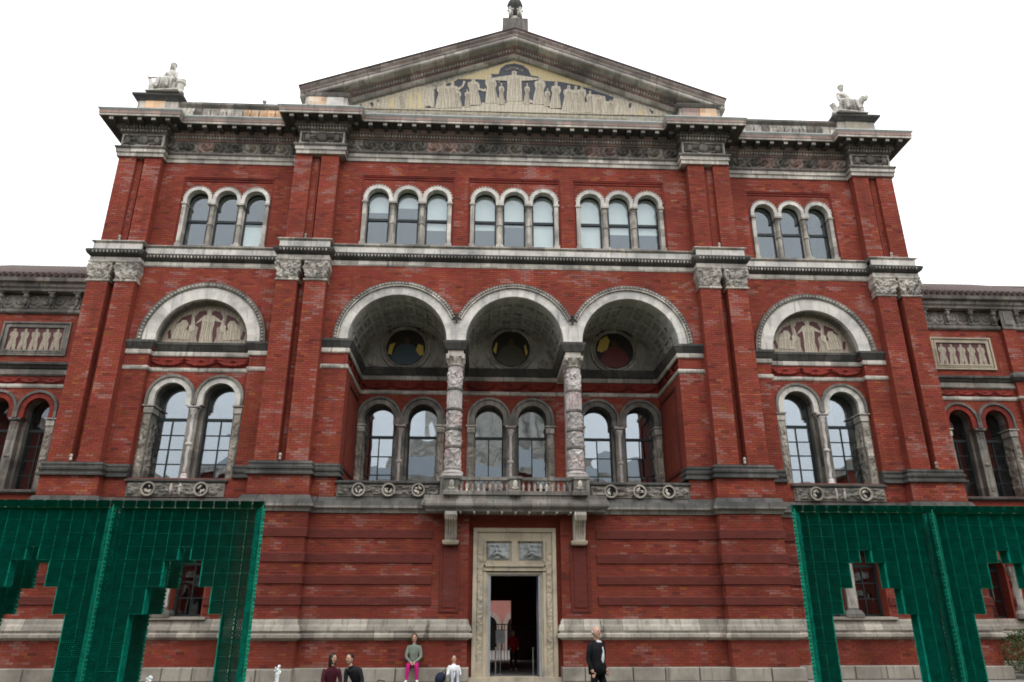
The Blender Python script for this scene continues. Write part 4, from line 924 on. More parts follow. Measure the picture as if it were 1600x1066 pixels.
# ============================================================ ROOF LINE
for s in (-1, 1):
    a, b = rng(s, 7.5, 12.1)
    m = MB(); m.box(a, b, -.15, .3, 18.15, 19.0); o = m.build('parapet', m_grey, B)
    n = 16
    for i in range(n):
        p0 = a + (b - a) * i / n; p1 = a + (b - a) * (i + 1) / n
        peach = s < 0 and 7 < i < 16
        m = MB(); m.relief(p0 + .01, p1 - .01, 18.42, 18.84, -.155, .04, scrolls(2, .5 * i), 14, 8); m.build('parapet_tile', m_peach if peach else R.choice([m_white, m_grey, m_white]), o)
    m = MB(); m.mold(a, b, -.15, [(0, 18.88), (.06, 18.92), (.10, 18.96), (.10, 19.04), (0, 19.07)], .3, 0, 0); m.build('parapet_coping', m_grey, B)
    # corner pedestal
    a, b = rng(s, 12.08, 13.5); m = MB(); m.box(a, b, -.3, 1.1, 18.15, 19.12); o = m.build('pedestal', m_white, B)
    m = MB(); p, q = (a + .28, a + .98) if s < 0 else (a + .3, b - .3); m.box(p, q, -.325, -.3, 18.35, 18.98); m.build('pedestal_panel', m_peach if s < 0 else m_warm, o)
    m = MB(); m.mold(a, b, -.3, [(0, 18.98), (.06, 19.02), (.12, 19.10), (.18, 19.14), (.18, 19.22), (0, 19.26)], 1.1, 1, 1); m.box(a + .12, b - .05, -.25, 1.0, 19.26, 19.38); m.build('pedestal_cap', m_darkst, o)
    # gable end pedestal
    a, b = rng(s, 5.95, 7.42); m = MB(); m.box(a, b, -.9, .4, 18.15, 19.05); o = m.build('pedestal', m_white, B)
    for i, mt in enumerate((m_peach, m_arch) if s < 0 else (m_peach, m_corona)):
        w2 = (b - a - .2) / 2; p = a + .1 + (i if s < 0 else 1 - i) * w2; m = MB(); m.box(p, p + w2 - .02, -.93, -.9, 18.25, 18.9); m.build('pedestal_panel', mt, o)
    m = MB(); m.mold(a, b, -.9, [(0, 18.9), (.05, 18.93), (.08, 19.0), (.1, 19.06), (0, 19.08)], .4, 1, 1); m.build('pedestal_cap', m_grey, o)
# gable: tympanum, raking cornice
SL = .384; ZA = 22.12; XE = 7.62
def zt(x, dz): return ZA - SL * abs(x) - dz
m = MB(); m.prism([(-6.3, 18.2), (6.3, 18.2), (6.3, 18.95), (0, 21.6), (-6.3, 18.95)], -.35, .3); T = m.build('tympanum', m_band, B)
RAKE = [('raking_sima', m_rake, [(-.2, 0), (.70, 0), (.68, .07), (.60, .13), (.58, .20), (.50, .22), (-.2, .22)]),
        ('raking_corona', m_white, [(-.2, .221), (.56, .221), (.56, .33), (.52, .37), (-.2, .37)]),
        ('raking_bed_moulding', m_corona, [(-.2, .371), (.25, .371), (.22, .44), (.16, .46), (.16, .58), (.10, .60), (.10, .66), (-.2, .66)]),
        ('raking_band', m_white, [(-.2, .661), (.12, .661), (.14, .70), (.06, .77), (.03, .78), (-.2, .78)])]
for s in (-1, 1):
    for nm, mt, pr in RAKE:
        m = MB(); n = len(pr); xe = XE if 'sima' in nm or 'corona' in nm else 5.97
        vs = [(0, YC - p, zt(0, d)) for p, d in pr] + [(s * xe, YC - p, zt(xe, d)) for p, d in pr]
        fs = [(i, (i + 1) % n, (i + 1) % n + n, i + n) for i in range(n)] + [tuple(range(n, 2 * n)) if s > 0 else tuple(range(2 * n - 1, n - 1, -1))]
        if s < 0: fs = [f[::-1] for f in fs[:-1]] + [fs[-1]]
        m.add(vs, fs); o = m.build(nm, mt, B)
        if nm == 'raking_bed_moulding':
            m = MB()
            for i in range(58):
                x = s * (.1 + i * .1); z = zt(x, .52)
                if abs(x) < 5.9: m.tone = R.uniform(.7, 1.1); m.box(x - .028, x + .028, YC - .22, YC - .15, z - .05, z + .05)
            m.tone = 1; m.build('dentil_row', m_white, o, kind='stuff')
        if nm == 'raking_sima':
            m = MB(); vs = [(0, YC - .74, zt(0, -.04)), (0, YC - .74, zt(0, .0)), (0, 10, zt(0, -.04)), (0, 10, zt(0, .0))]
            vs += [(s * (xe + .04), y, zt(xe + .04, d)) for _, y, d in ((0, YC - .74, -.04), (0, YC - .74, 0), (0, 10, -.04), (0, 10, 0))]
            m.add(vs, [(0, 1, 5, 4), (0, 4, 6, 2), (4, 5, 7, 6), (1, 3, 7, 5)]); m.build('roof_edge', m_tile, o)
# mosaic, drawn in the plane of the tympanum
def MX(u, v):
    return ((u - 803) * (.0233 + (165 - v) * .00002), 18.98 + (165 + .0306 * (u - 560) - v) * .0291)
def mos(name, mat, pts, lay, sh=0): 
    m = MB(); m.prism([MX(*p) for p in pts], -.35 - .008 * lay, -.35 - .008 * (lay - 1) - .0005); return m.build(name, mat, T)
mos('mosaic_gold', m_gold, [(803, 93), (868, 113), (925, 134), (900, 140), (700, 128), (720, 121)], 1)
mos('mosaic_navy', m_navy, [(678, 168), (680, 138), (712, 126), (716, 123), (768, 124), (767, 115), (779, 115), (782, 106), (790, 100), (803, 98), (816, 101), (825, 108), (829, 117), (841, 119), (841, 125), (874, 127), (905, 133), (950, 148), (965, 153), (962, 176), (850, 172), (803, 170), (740, 168)], 2)
mos('mosaic_cream', m_cream, [(548, 166), (575, 158), (620, 146), (655, 135), (668, 134), (668, 137), (680, 136), (681, 139), (678, 139), (677, 167), (640, 168), (548, 168)], 3)
mos('mosaic_cream', m_cream, [(926, 147), (946, 150), (948, 158), (958, 158), (960, 152), (985, 158), (1035, 172), (1050, 180), (960, 178), (915, 176), (915, 160), (923, 158)], 3)
mos('mosaic_base', m_cream, [(560, 166.4), (680, 168.5), (742, 165), (752, 164), (752, 160), (791, 161), (791, 158), (817, 158.5), (817, 162), (856, 164), (856, 168), (905, 174), (1040, 179), (1040, 181), (560, 168.2)], 4)
m_fold = simple('mosaic_shadow_tiles', (.24, .20, .15), .6)
def robed(u, v0, v1, w, arms=0, lean=0):
    """standing draped figure silhouette; v0 head top, v1 foot"""
    h = v1 - v0; p = [(-.5, 1), (-.42, .7), (-.3, .45), (-.42, .3), (-.38, .19), (-.12, .15), (-.13, .04), (-.04, 0), (.08, .01), (.13, .06), (.1, .15), (.36, .2), (.44, .34), (.3, .5), (.42, .75), (.5, 1)]
    if arms: p = [(-.42, 1), (-.36, .5), (-.38, .34), (-1.1, .32), (-1.3, .27), (-1.1, .24), (-.4, .17), (-.12, .15), (-.13, .04), (0, 0), (.13, .04), (.12, .15), (.4, .17), (1.1, .24), (1.35, .27), (1.1, .32), (.38, .34), (.38, .5), (.44, 1)]
    return [(u + x * w + lean * (1 - y), v0 + y * h) for x, y in p]
for a in ((803, 110, 158, 24, 1), (768, 117, 161, 17, 0, -2), (740, 121, 164, 18), (842, 119, 163, 17, 0, 1), (868, 128, 169, 15), (692, 128, 169, 22, 0, 3), (706, 128, 168, 18, 0, 2), (714, 138, 168, 12), (888, 133, 173, 16), (899, 134, 175, 15), (909, 132, 176, 13), (955, 156, 176, 12), (783, 130, 163, 8), (823, 130, 163, 8), (855, 138, 166, 8), (730, 140, 167, 8), (922, 142, 176, 11), (936, 148, 176, 12)):
    LY = 5 + .18 * a[0] % 1.7; a = (a[0], a[1], a[2], a[3] * 1.22) + tuple(a[4:]); P_ = robed(*a[:4], *(a[4:] if len(a) > 4 else ())); mos('mosaic_figure', m_cream, P_, LY)
    u, v0, v1, w_ = a[:4]; m = MB()
    for q in (-.3, -.12, .06, .24, .36):
        m.prism([MX(u + q * w_ * .5, v0 + (v1 - v0) * .26), MX(u + q * w_ * .5 + .7, v0 + (v1 - v0) * .26), MX(u + q * w_ * 1.1 + .6, v1 - 1), MX(u + q * w_ * 1.1, v1 - 1)], -.35 - .008 * LY - .005, -.35 - .008 * LY + .0005)
    m.prism([MX(u - 1.2, v0 + (v1 - v0) * .07), MX(u + 1.4, v0 + (v1 - v0) * .07), MX(u + 1.2, v0 + (v1 - v0) * .1), MX(u - 1.2, v0 + (v1 - v0) * .1)], -.356 - .008 * LY, -.3495 - .008 * LY)
    m.build('drapery_lines', m_fold, T, kind='stuff')
mos('mosaic_figure', m_cream, [(712, 145), (724, 136), (728, 128), (725, 126), (722, 134), (712, 140)], 5)
mos('mosaic_figure', m_cream, [(746, 137), (756, 140), (758, 137), (760, 143), (755, 143), (746, 140)], 5)
mos('mosaic_figure', m_cream, [(774, 158), (776, 153), (786, 153), (790, 160)], 5); mos('mosaic_figure', m_cream, [(817, 160), (819, 155), (830, 156), (834, 161)], 5)
for u in (585, 600, 612, 628, 642, 655, 975, 990, 930, 1005):
    v = 166 + .0306 * (u - 560); h = {585: 8, 600: 14, 612: 17, 628: 21, 642: 25, 655: 28, 975: 18, 990: 14, 930: 26, 1005: 10}[u]
    mos('mosaic_figure', R.choice([m_gold, m_cream, m_sgraf]), robed(u, v - h, v, 9), 5)
for pts in ([(561, 166), (563, 163), (567, 164), (566, 166)], [(578, 161), (583, 159), (584, 166), (581, 165)], [(590, 157), (593, 155), (592, 159)], [(663, 166), (672, 165), (672, 168)], [(985, 162), (989, 161), (989, 168), (985, 168)], [(1018, 170), (1026, 175), (1024, 178)]): mos('mosaic_navy', m_navy, pts, 6)
# gold lettering band (strokes too small to read) and the arched name
m = MB()
for i in range(150):
    u = 600 + i * 2.55
    if R.random() < .12: continue
    v = 170.5 + .0306 * (u - 560); a = MX(u, v); h = .10; x = a[0]; z = a[1] - .06
    m.box(x - .006, x + .006, -.395, -.385, z, z + h)
    if R.random() < .5: q_ = z + R.choice((0, .045, .088)); m.box(x + .006, x + .035, -.395, -.385, q_, q_ + .012)
m.build('gold_lettering', m_gold, T, kind='stuff')
def letter(ch, x, z, y, size, rot, mat, par):
    cu = bpy.data.curves.new('letter', 'FONT'); cu.body = ch; cu.size = size; cu.align_x = 'CENTER'; cu.align_y = 'CENTER'; cu.extrude = .006
    t = bpy.data.objects.new('tmp', cu); me = bpy.data.meshes.new_from_object(t); bpy.data.objects.remove(t); me.materials.clear(); me.materials.append(mat)
    o = obj('letter', me, par); o.location = (x, y, z); o.rotation_euler = (PI / 2, rot, 0)
cx, cz = MX(803, 122)
for i, ch in enumerate('VICTORIA'):
    an = math.radians(128 - i * 76 / 7); letter(ch, cx + .47 * math.cos(an), cz + .45 * math.sin(an), -.385, .13, PI / 2 - an, m_cream, T)
x, z = MX(779, 122.5); letter('S', x, z, -.385, .2, 0, m_cream, T); x, z = MX(780, 128); letter('C', x, z, -.385, .14, 0, m_cream, T)
# sgraffito lunettes of the side arches
for s in (-1, 1):
    c = s * 10.035; yb = .30
    m = MB(); arch_pane(m, c, yb - .012, 9.93, 1.46, None, 26); T2 = m.build('lunette', m_sgraf, B)
    def lun(mat, pts, lay): k = MB(); k.prism([(c + x * 1.36, 9.95 + z * 1.36) for x, z in pts], yb - .02 - .006 * lay, yb - .02 - .006 * (lay - 1) - .0004); k.build('lunette_figure', mat, T2)
    m = MB()
    for q in (-.1, -.05, .01, .06, .11): m.prism([(c + q * .8 * 1.36, 10.72), (c + q * .8 * 1.36 + .02, 10.72), (c + q * 1.2 * 1.36 + .012, 10.02), (c + q * 1.2 * 1.36, 10.02)], yb - .045, yb - .0385)
    for q in (-1, 1):
        for t in (.46, .52, .58, .64, .72): m.prism([(c + q * t * 1.36, 10.45), (c + q * t * 1.36 + .018, 10.45), (c + q * (t + .03) * 1.36 + .01, 10.12), (c + q * (t + .03) * 1.36, 10.12)], yb - .039, yb - .0322)
    for k in range(40): an = PI * (k + .5) / 40; x_, z_ = c + 1.36 * math.cos(an), 9.93 + 1.36 * math.sin(an); m.prism([(x_ - .02, z_ - .03), (x_ + .02, z_ - .03), (x_ + .02, z_ + .03), (x_ - .02, z_ + .03)], yb - .028, yb - .0185)
    m.build('sgraffito_lines', m_fold, T2, kind='stuff')
    for q in (-1, 1):
        lun(m_maroon, [(q * .08, .02), (q * .04, .8), (q * .10, .86), (q * .25, .83), (q * .34, .68), (q * .33, .5), (q * .22, .42), (q * .24, .2), (q * .2, .05)], 1)
        lun(m_maroon, [(q * .42, .76), (q * .4, .44), (q * .48, .32), (q * .55, .5), (q * .66, .55), (q * .76, .5), (q * .62, .68)], 1)
        lun(m_maroon, [(q * .80, .12), (q * .88, .12), (q * .92, .3), (q * .86, .36)], 1)
        lun(m_cream, [(q * .42, .1), (q * .4, .3), (q * .5, .36), (q * .46, .5), (q * .52, .6), (q * .62, .6), (q * .68, .5), (q * .78, .36), (q * .82, .12)], 2)
        lun(m_cream, [(q * .3, .45), (q * .3, .36), (q * .36, .3), (q * .42, .3), (q * .44, .46), (q * .36, .52), (q * .38, .68), (q * .34, .68)], 2)
    lun(m_cream, [(-.16, .02), (-.14, .4), (-.15, .6), (-.3, .5), (-.33, .46), (-.26, .56), (-.13, .72), (-.05, .75), (-.06, .84), (0, .89), (.06, .85), (.05, .75), (.13, .72), (.3, .6), (.42, .62), (.32, .55), (.15, .6), (.13, .3), (.17, .02)], 3)
# ---- shell: roof, sides, back, floors
m = MB(); m.box(-12.35, 12.35, 10, 10.4, 2.3, 18.1); m.box(-12.35, -2, 10, 10.4, 0, 2.3); m.box(.36, 12.35, 10, 10.4, 0, 2.3)
m.build('rear_wall', m_wall, B)
m = MB(); m.box(-13.6, 13.6, .3, 10.3, 17.9, 18.15); m.prism([(-7.5, 18.15), (7.5, 18.15), (7.5, 19.15), (0, 22.0), (-7.5, 19.15)], 9.6, 10); m.build('roof', m_tile, B)
for z in (4.6, 12.9):
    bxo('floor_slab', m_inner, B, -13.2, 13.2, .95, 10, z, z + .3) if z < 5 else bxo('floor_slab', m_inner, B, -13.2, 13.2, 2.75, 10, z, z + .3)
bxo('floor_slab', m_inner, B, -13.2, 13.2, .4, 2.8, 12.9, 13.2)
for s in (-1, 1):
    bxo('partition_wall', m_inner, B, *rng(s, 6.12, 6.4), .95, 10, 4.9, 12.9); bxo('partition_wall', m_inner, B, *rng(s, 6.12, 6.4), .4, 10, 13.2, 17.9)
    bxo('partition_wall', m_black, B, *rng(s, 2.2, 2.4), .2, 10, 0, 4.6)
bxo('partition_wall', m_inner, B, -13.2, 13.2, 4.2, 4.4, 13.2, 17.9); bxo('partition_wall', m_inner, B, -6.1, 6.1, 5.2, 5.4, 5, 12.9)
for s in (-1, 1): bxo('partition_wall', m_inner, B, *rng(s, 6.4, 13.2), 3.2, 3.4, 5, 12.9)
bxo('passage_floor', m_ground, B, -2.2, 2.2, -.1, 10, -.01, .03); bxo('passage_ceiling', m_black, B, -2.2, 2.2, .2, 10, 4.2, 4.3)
build_bricks(B, True)
# ============================================================ SIDE RANGES, set 2 m back
YG = 2.0
def side_range(s):
    global BR
    T = thing('side_range', ('left' if s < 0 else 'right') + ' lower brick range with tiled roof beside the pavilion', 'building', (0, 0, 0))
    global B
    keep = B; B = T
    x_lo, x_hi = 13.87, 27.0
    a, b = rng(s, x_lo, x_hi)
    wins = [16.5, 20.75, 25.0]; PX = [(18.15, 18.65), (22.4, 22.9)]
    ops = [(s * c + q * .66, .55, 5.5, 7.98, True) for c in wins for q in (-1, 1)]; low = [(s * c + q * .66, .42, 1.62, 3.15, True) for c in wins for q in (-1, 1)]
    m = MB(); wall_open(m, a, b, 4.97, 12.9, YG, YG + .7, ops); wall_open(m, a, b, 0, 4.97, YG, YG + .7, low); m.build('wall', m_wall, T)
    sk = lambda x, z: any(abs(x - o[0]) < o[1] + .14 and 5.4 < z < o[3] + .01 or math.hypot(x - o[0], z - o[3]) < .66 for o in ops) or any(abs(x - s * c) < 1.32 and z < 7.9 for c in wins)
    v0, v1 = rng(s, x_lo, 21.5)
    bricks(v0, v1, 5.5, 8.9, YG, sk); bricks(v0, v1, 9.8, 11.6, YG, lambda x, z: any(abs(x - s * c) < 1.22 and 10 < z < 11.3 for c in wins))
    skl = lambda x, z: any(abs(x - o[0]) < .6 and 1.5 < z < 3.8 for o in low)
    bricks(v0, v1, 1.6, 4.5, YG, skl); bricks(v0, v1, .36, 1.04, YG)
    for z0, z1 in BANDS:
        cuts = sorted([a] + [o[0] + t * .5 for o in low for t in (-1, 1)] + [b])
        for p, q in zip(cuts[::2], cuts[1::2]): mm = MB(); mm.mold(p, q, YG, band_prof(z0, z1), YG + .3, 0, 0); mm.build('band_course', m_wall_dark, T)
    mm = MB(); mm.mold(a, b, YG, PLINTH, YG + .3, 0, 0); mm.build('plinth_moulding', m_plinth, T)
    blocks('foot_stone', m_foot, T, a, b, YG - .07, YG + .2, 0, .355, .9)
    mm = MB(); mm.mold(a, b, YG, STRING, YG + .3, 0, 0); mm.build('string_course', m_grey, T)
    for c in wins: twin(s * c, YG, zb=5.42, half=.66, top=8.8, spring=7.85, dep=.5, ring_mat=m_redterra, grids=((2, 4), (2, 4)), glass=m_glass_up, stone_m=m_grey)
    for c in wins[:2]:
        for q in (-1, 1):
            window(s * c + q * .66, 1.62, 3.15, .44, YG + .4, (2, 3), 3.1)
        m = MB(); m.lathe(s * c, YG - .02, [(.2, 1.6), (.2, 1.75), (.13, 1.85)] + [(.13, 1.9 + i * .12) for i in range(9)] + [(.2, 3.05), (.22, 3.2)], 12, lambda aa, z: .02 * noise.noise(Vector((aa * 3, z * 6, 2)))); m.build('colonnette', m_white, T)
    # storey string, frieze
    G = [('string_cornice', m_darkst, [(0, 9.56), (.05, 9.58), (.1, 9.66), (.16, 9.70), (.16, 9.78), (0, 9.82)]), ('string_band', m_grey, [(0, 9.30), (.04, 9.31), (.08, 9.36), (.06, 9.52), (0, 9.56)]), ('frieze_band', m_white, [(0, 8.88), (.04, 8.89), (.06, 8.94), (.05, 9.02), (0, 9.04)])]
    for nm, mt, pr in G: m = MB(); m.mold(a, b, YG, pr, YG + .2, 0, 0); m.build(nm, mt, T)
    for k in range(3):
        p0 = x_lo + k * 4.38; p, q = rng(s, p0, p0 + 4.2); m = MB(); m.relief(p, q, 9.05, 9.3, YG - .01, .11, wreath(6), 80, 8); m.build('swag_frieze', m_redterra, T, smooth=True)
    # figure panels
    for c in wins[:2]:
        x0, x1 = s * c - 1.15, s * c + 1.15; z0, z1 = 10.04, 11.28
        m = MB()
        for r_, d in ((0, .07), (.09, .04), (.15, .06)):
            for bx in ((x0 + r_, x1 - r_, z0 + r_, z0 + r_ + .06), (x0 + r_, x1 - r_, z1 - r_ - .06, z1 - r_), (x0 + r_, x0 + r_ + .06, z0 + r_ + .06, z1 - r_ - .06), (x1 - r_ - .06, x1 - r_, z0 + r_ + .06, z1 - r_ - .06)): m.box(bx[0], bx[1], YG - d, YG, bx[2], bx[3])
        o = m.build('panel_frame', m_grey if s < 0 else m_warm, T)
        m = MB(); m.box(x0 + .21, x1 - .21, YG - .015, YG, z0 + .21, z1 - .21); m.build('panel_ground', m_maroon, o)
        for i in range(5):
            xc = x0 + .42 + i * .365; P = [(xc + x * .32, z1 - .24 - y * .78) for x, y in [(-.5, 1), (-.42, .7), (-.3, .45), (-.45, .3), (-.4, .19), (-.14, .15), (-.13, .04), (-.04, 0), (.08, .01), (.13, .06), (.12, .15), (.4, .2), (.47, .34), (.3, .5), (.42, .75), (.45, 1), (.1, 1), (.02, .8), (-.1, 1)]]
            m = MB(); m.prism(P, YG - .025, YG - .0155); m.build('panel_figure', m_sgraf, o)
    # entablature with figure brackets
    m = MB(); m.mold(a, b, YG, [(0, 11.58), (.06, 11.59), (.10, 11.64), (.10, 11.74), (.02, 11.78), (0, 11.78)], YG + .2, 0, 0); m.build('architrave', m_grey, T)
    m = MB(); m.box(a, b, YG - .01, YG + .2, 11.78, 12.4); m.build('frieze', m_darkst, T)
    m = MB(); m.mold(a, b, YG, [(0, 12.35), (.28, 12.36), (.30, 12.44), (.36, 12.50), (.38, 12.60), (.48, 12.66), (.50, 12.78), (0, 12.79)], YG + .2, 0, 0); m.build('cornice', m_grey, T)
    bm = MB(); bm.box(-.09, .09, -.1, 0, 11.78, 12.36); bm.ell((0, -.14, 12.22), (.10, .1, .12), 8, 6); bm.ell((0, -.13, 12.0), (.07, .08, .16), 8, 6); bm.box(-.12, .12, -.24, 0, 12.3, 12.37); bme = bm.mesh('bracket', m_grey)
    rm = MB(); rm.relief(-.38, .38, 11.82, 12.3, -.012, .06, scrolls(1.5, .25), 18, 12); rme = rm.mesh('frieze_relief', m_grey)
    x = x_lo + .55
    while x < x_hi:
        o = obj('bracket', bme, T); o.location = (s * x, YG, 0)
        o = obj('frieze_relief', rme, T); o.location = (s * (x + .44), YG, 0); x += .88
    for p0, p1 in PX:
        p, q = rng(s, p0, p1)
        m = MB(); m.box(p, q, YG - .16, YG, .3, 12.0); m.build('pilaster', m_wall, T); bricks(p, q, 9.9, 11.6, YG - .16); bricks(p, q, 5.0, 8.9, YG - .16)
        m = MB(); m.box(p, q, YG - .2, YG, 11.6, 12.36); m.box(p + .1, q - .1, YG - .24, YG, 11.75, 12.25); m.build('pilaster_cap', m_grey, T); m = MB(); m.mold(p, q, YG - .16, [(0, 9.56), (.05, 9.58), (.16, 9.70), (.16, 9.78), (0, 9.95)], YG, 1, 1); m.build('pilaster_band', m_darkst, T); m = MB(); m.mold(p, q, YG - .16, [(0, 8.88), (.06, 8.94), (0, 9.04)], YG, 1, 1); m.build('pilaster_band', m_white, T)
    # roof with rows of tiles
    m = MB(); p = [(YG - .45, 12.80), (YG - .45, 12.88), (8, 16.25), (8, 12.8)]; m.prism_x(p, a, b); m.build('roof', m_tile, T)
    ln = math.hypot(8 - YG + .5, 3.4); ang = math.atan2(3.37, 8 - YG + .45)
    tm = MB(); tm.tube([(0, 0, 0), (0, ln, 0)], .075, 6); tme = tm.mesh('roof_tile_row', m_tile)
    x = x_lo + .15
    n = 0
    while x < 22:
        o = obj('roof_tile_row', tme, T); o.location = (s * x, YG - .52, 12.90); o.rotation_euler = (ang, 0, 0); x += .22; n += 1
    m = MB()
    for i in range(26): yy = YG - .45 + i * .25; zz = 12.9 + (yy - YG + .45) * 3.37 / (8.45 - YG); m.box(a, b, yy, yy + .05, zz - .02, zz + .075)
    m.build('tile_course', m_tile, T, kind='stuff')
    m = MB(); m.box(*rng(s, 13.9, 27), 6, 6.2, 0, 13); m.box(*rng(s, 14, 27), YG + .7, 6, 4.7, 4.9); m.build('partition_wall', m_inner, T)
    build_bricks(T, False); B = keep
for s in (-1, 1): side_range(s)

# ============================================================ the rest of the courtyard (behind and beside the camera, seen in reflections)
def court_block(name, label, x0, x1, y0, y1, zt_, face, roofh=3.2, mat=None):
    T = thing(name, label, 'building'); mat = mat or m_wall
    m = MB(); m.box(x0, x1, y0, y1, 0, zt_); m.build('wall', mat, T)
    m = MB(); e = .5; m.box(x0 - e, x1 + e, y0 - e, y1 + e, zt_, zt_ + .7); m.box(x0 - .1, x1 + .1, y0 - .1, y1 + .1, 4.6, 5); m.build('cornice', m_white, T)
    m = MB(); xm, ym = (x0 + x1) / 2, (y0 + y1) / 2
    if x1 - x0 > y1 - y0: m.prism_x([(y0 - e, zt_ + .7), (y1 + e, zt_ + .7), (ym, zt_ + .7 + roofh)], x0 - e, x1 + e)
    else: m.prism([(x0 - e, zt_ + .7), (x1 + e, zt_ + .7), (xm, zt_ + .7 + roofh)], y0 - e, y1 + e)
    m.build('roof', m_slate, T)
    wm = MB(); wm.box(-.7, .7, -.05, .05, 0, 2.2); wm.ring(0, 2.2, .001, .7, -.05, .05, 0, PI, 10); wme = wm.mesh('window', m_darkglass)
    fm = MB(); fm.ring(0, 2.2, .7, .95, -.1, .1, 0, PI, 12); fm.box(-.95, -.7, -.1, .1, 0, 2.2); fm.box(.7, .95, -.1, .1, 0, 2.2); fme = fm.mesh('window_surround', m_white)
    n = int(((x1 - x0) if face in 'NS' else (y1 - y0)) / 3.6)
    for z in (1.2, 6.3, 10.9):
        if z + 3.5 > zt_: continue
        for i in range(n):
            if face == 'N': loc = (x0 + (i + .5) * (x1 - x0) / n, y1 + .02, z); rz = 0
            elif face == 'E': loc = (x1 + .02, y0 + (i + .5) * (y1 - y0) / n, z); rz = PI / 2
            else: loc = (x0 - .02, y0 + (i + .5) * (y1 - y0) / n, z); rz = PI / 2
            for me in (wme, fme): o = obj('window' if me is wme else 'window_surround', me, T); o.location = loc; o.rotation_euler = (0, 0, rz)
m_slate = simple('slate_roof', (.13, .15, .17), .6); m_darkglass = simple('dark_glass', (.02, .025, .03), .1, .5)
court_block('court_range', 'long brick range on the far side of the courtyard, behind the camera', -27, 27, -58, -48, 14.3, 'N')
court_block('court_range', 'left side brick range of the courtyard, outside the frame', -40, -27.2, -58, 2, 12.0, 'E', 2.6)
court_block('court_range', 'right side brick range of the courtyard, outside the frame', 27.2, 40, -58, 2, 12.0, 'W', 2.6)
T = thing('domed_church', 'pale stone domed church standing behind the far courtyard range', 'church')
m = MB(); m.box(-12, 14, -90, -70, 0, 24); m.build('wall', m_white, T)
m = MB(); m.lathe(1, -80, [(8.5, 24), (8.5, 31), (9.2, 31.2), (9.2, 32), (8.3, 32.5)], 32); m.build('drum', m_arch, T)
for i in range(20):
    a = 2 * PI * i / 20; m = MB(); m.lathe(1 + 9.1 * math.cos(a), -80 + 9.1 * math.sin(a), [(.45, 24), (.4, 31)], 10); m.build('drum_column', m_arch, T)
m = MB(); m.lathe(1, -80, [(8.2 * math.cos(t * PI / 20), 32.4 + 8.4 * math.sin(t * PI / 20)) for t in range(10)] + [(1.4, 40.8), (1.3, 43), (.2, 45)], 32); m.build('dome', m_slate, T, smooth=True)
# beyond the passage: the pink wall of the inner court
T = thing('inner_court_wall', 'pink brick wall with cream arches seen through the open doorway', 'wall')
m_pinkw = simple('pink_brick', (.66, .34, .30), .8)
m = MB(); m.box(-12, 12, 20, 20.5, 0, 9); m.build('wall', m_pinkw, T)
for k in range(-3, 4):
    c = -.42 + k * 1.5; m = MB(); m.ring(c, 1.25, .46, .70, 19.9, 20, 0, PI, 20, (.85, 1.1)); m.box(c + .46, c + .70, 19.9, 20, 0, 1.25); m.box(c - .70, c - .46, 19.9, 20, 0, 1.25); m.build('arch', m_statue, T)
    m = MB(); m.ring(c, 1.25, .001, .46, 19.95, 19.99, 0, PI, 16); m.box(c - .46, c + .46, 19.95, 19.99, 0, 1.25); m.build('arch_opening', m_black, T)
m = MB(); m.box(-12, 12, 10.4, 20, -.015, .0); m.build('floor', m_ground, T)
T = thing('railing', 'dark iron railing crossing the inner end of the dark passage', 'railing', (0, 9.2, 0))
m = MB(); m.box(-2.1, 2.1, -.02, .02, 1.36, 1.40); m.box(-2.1, 2.1, -.02, .02, 1.16, 1.18); m.build('rail', m_pipe, T)
m = MB(); m.tube([(0, 0, .03), (0, 0, 1.4)], .012, 5); me = m.mesh('bar', m_pipe)
for i in range(34): o = obj('bar', me, T); o.location.x = -2.05 + i * .124
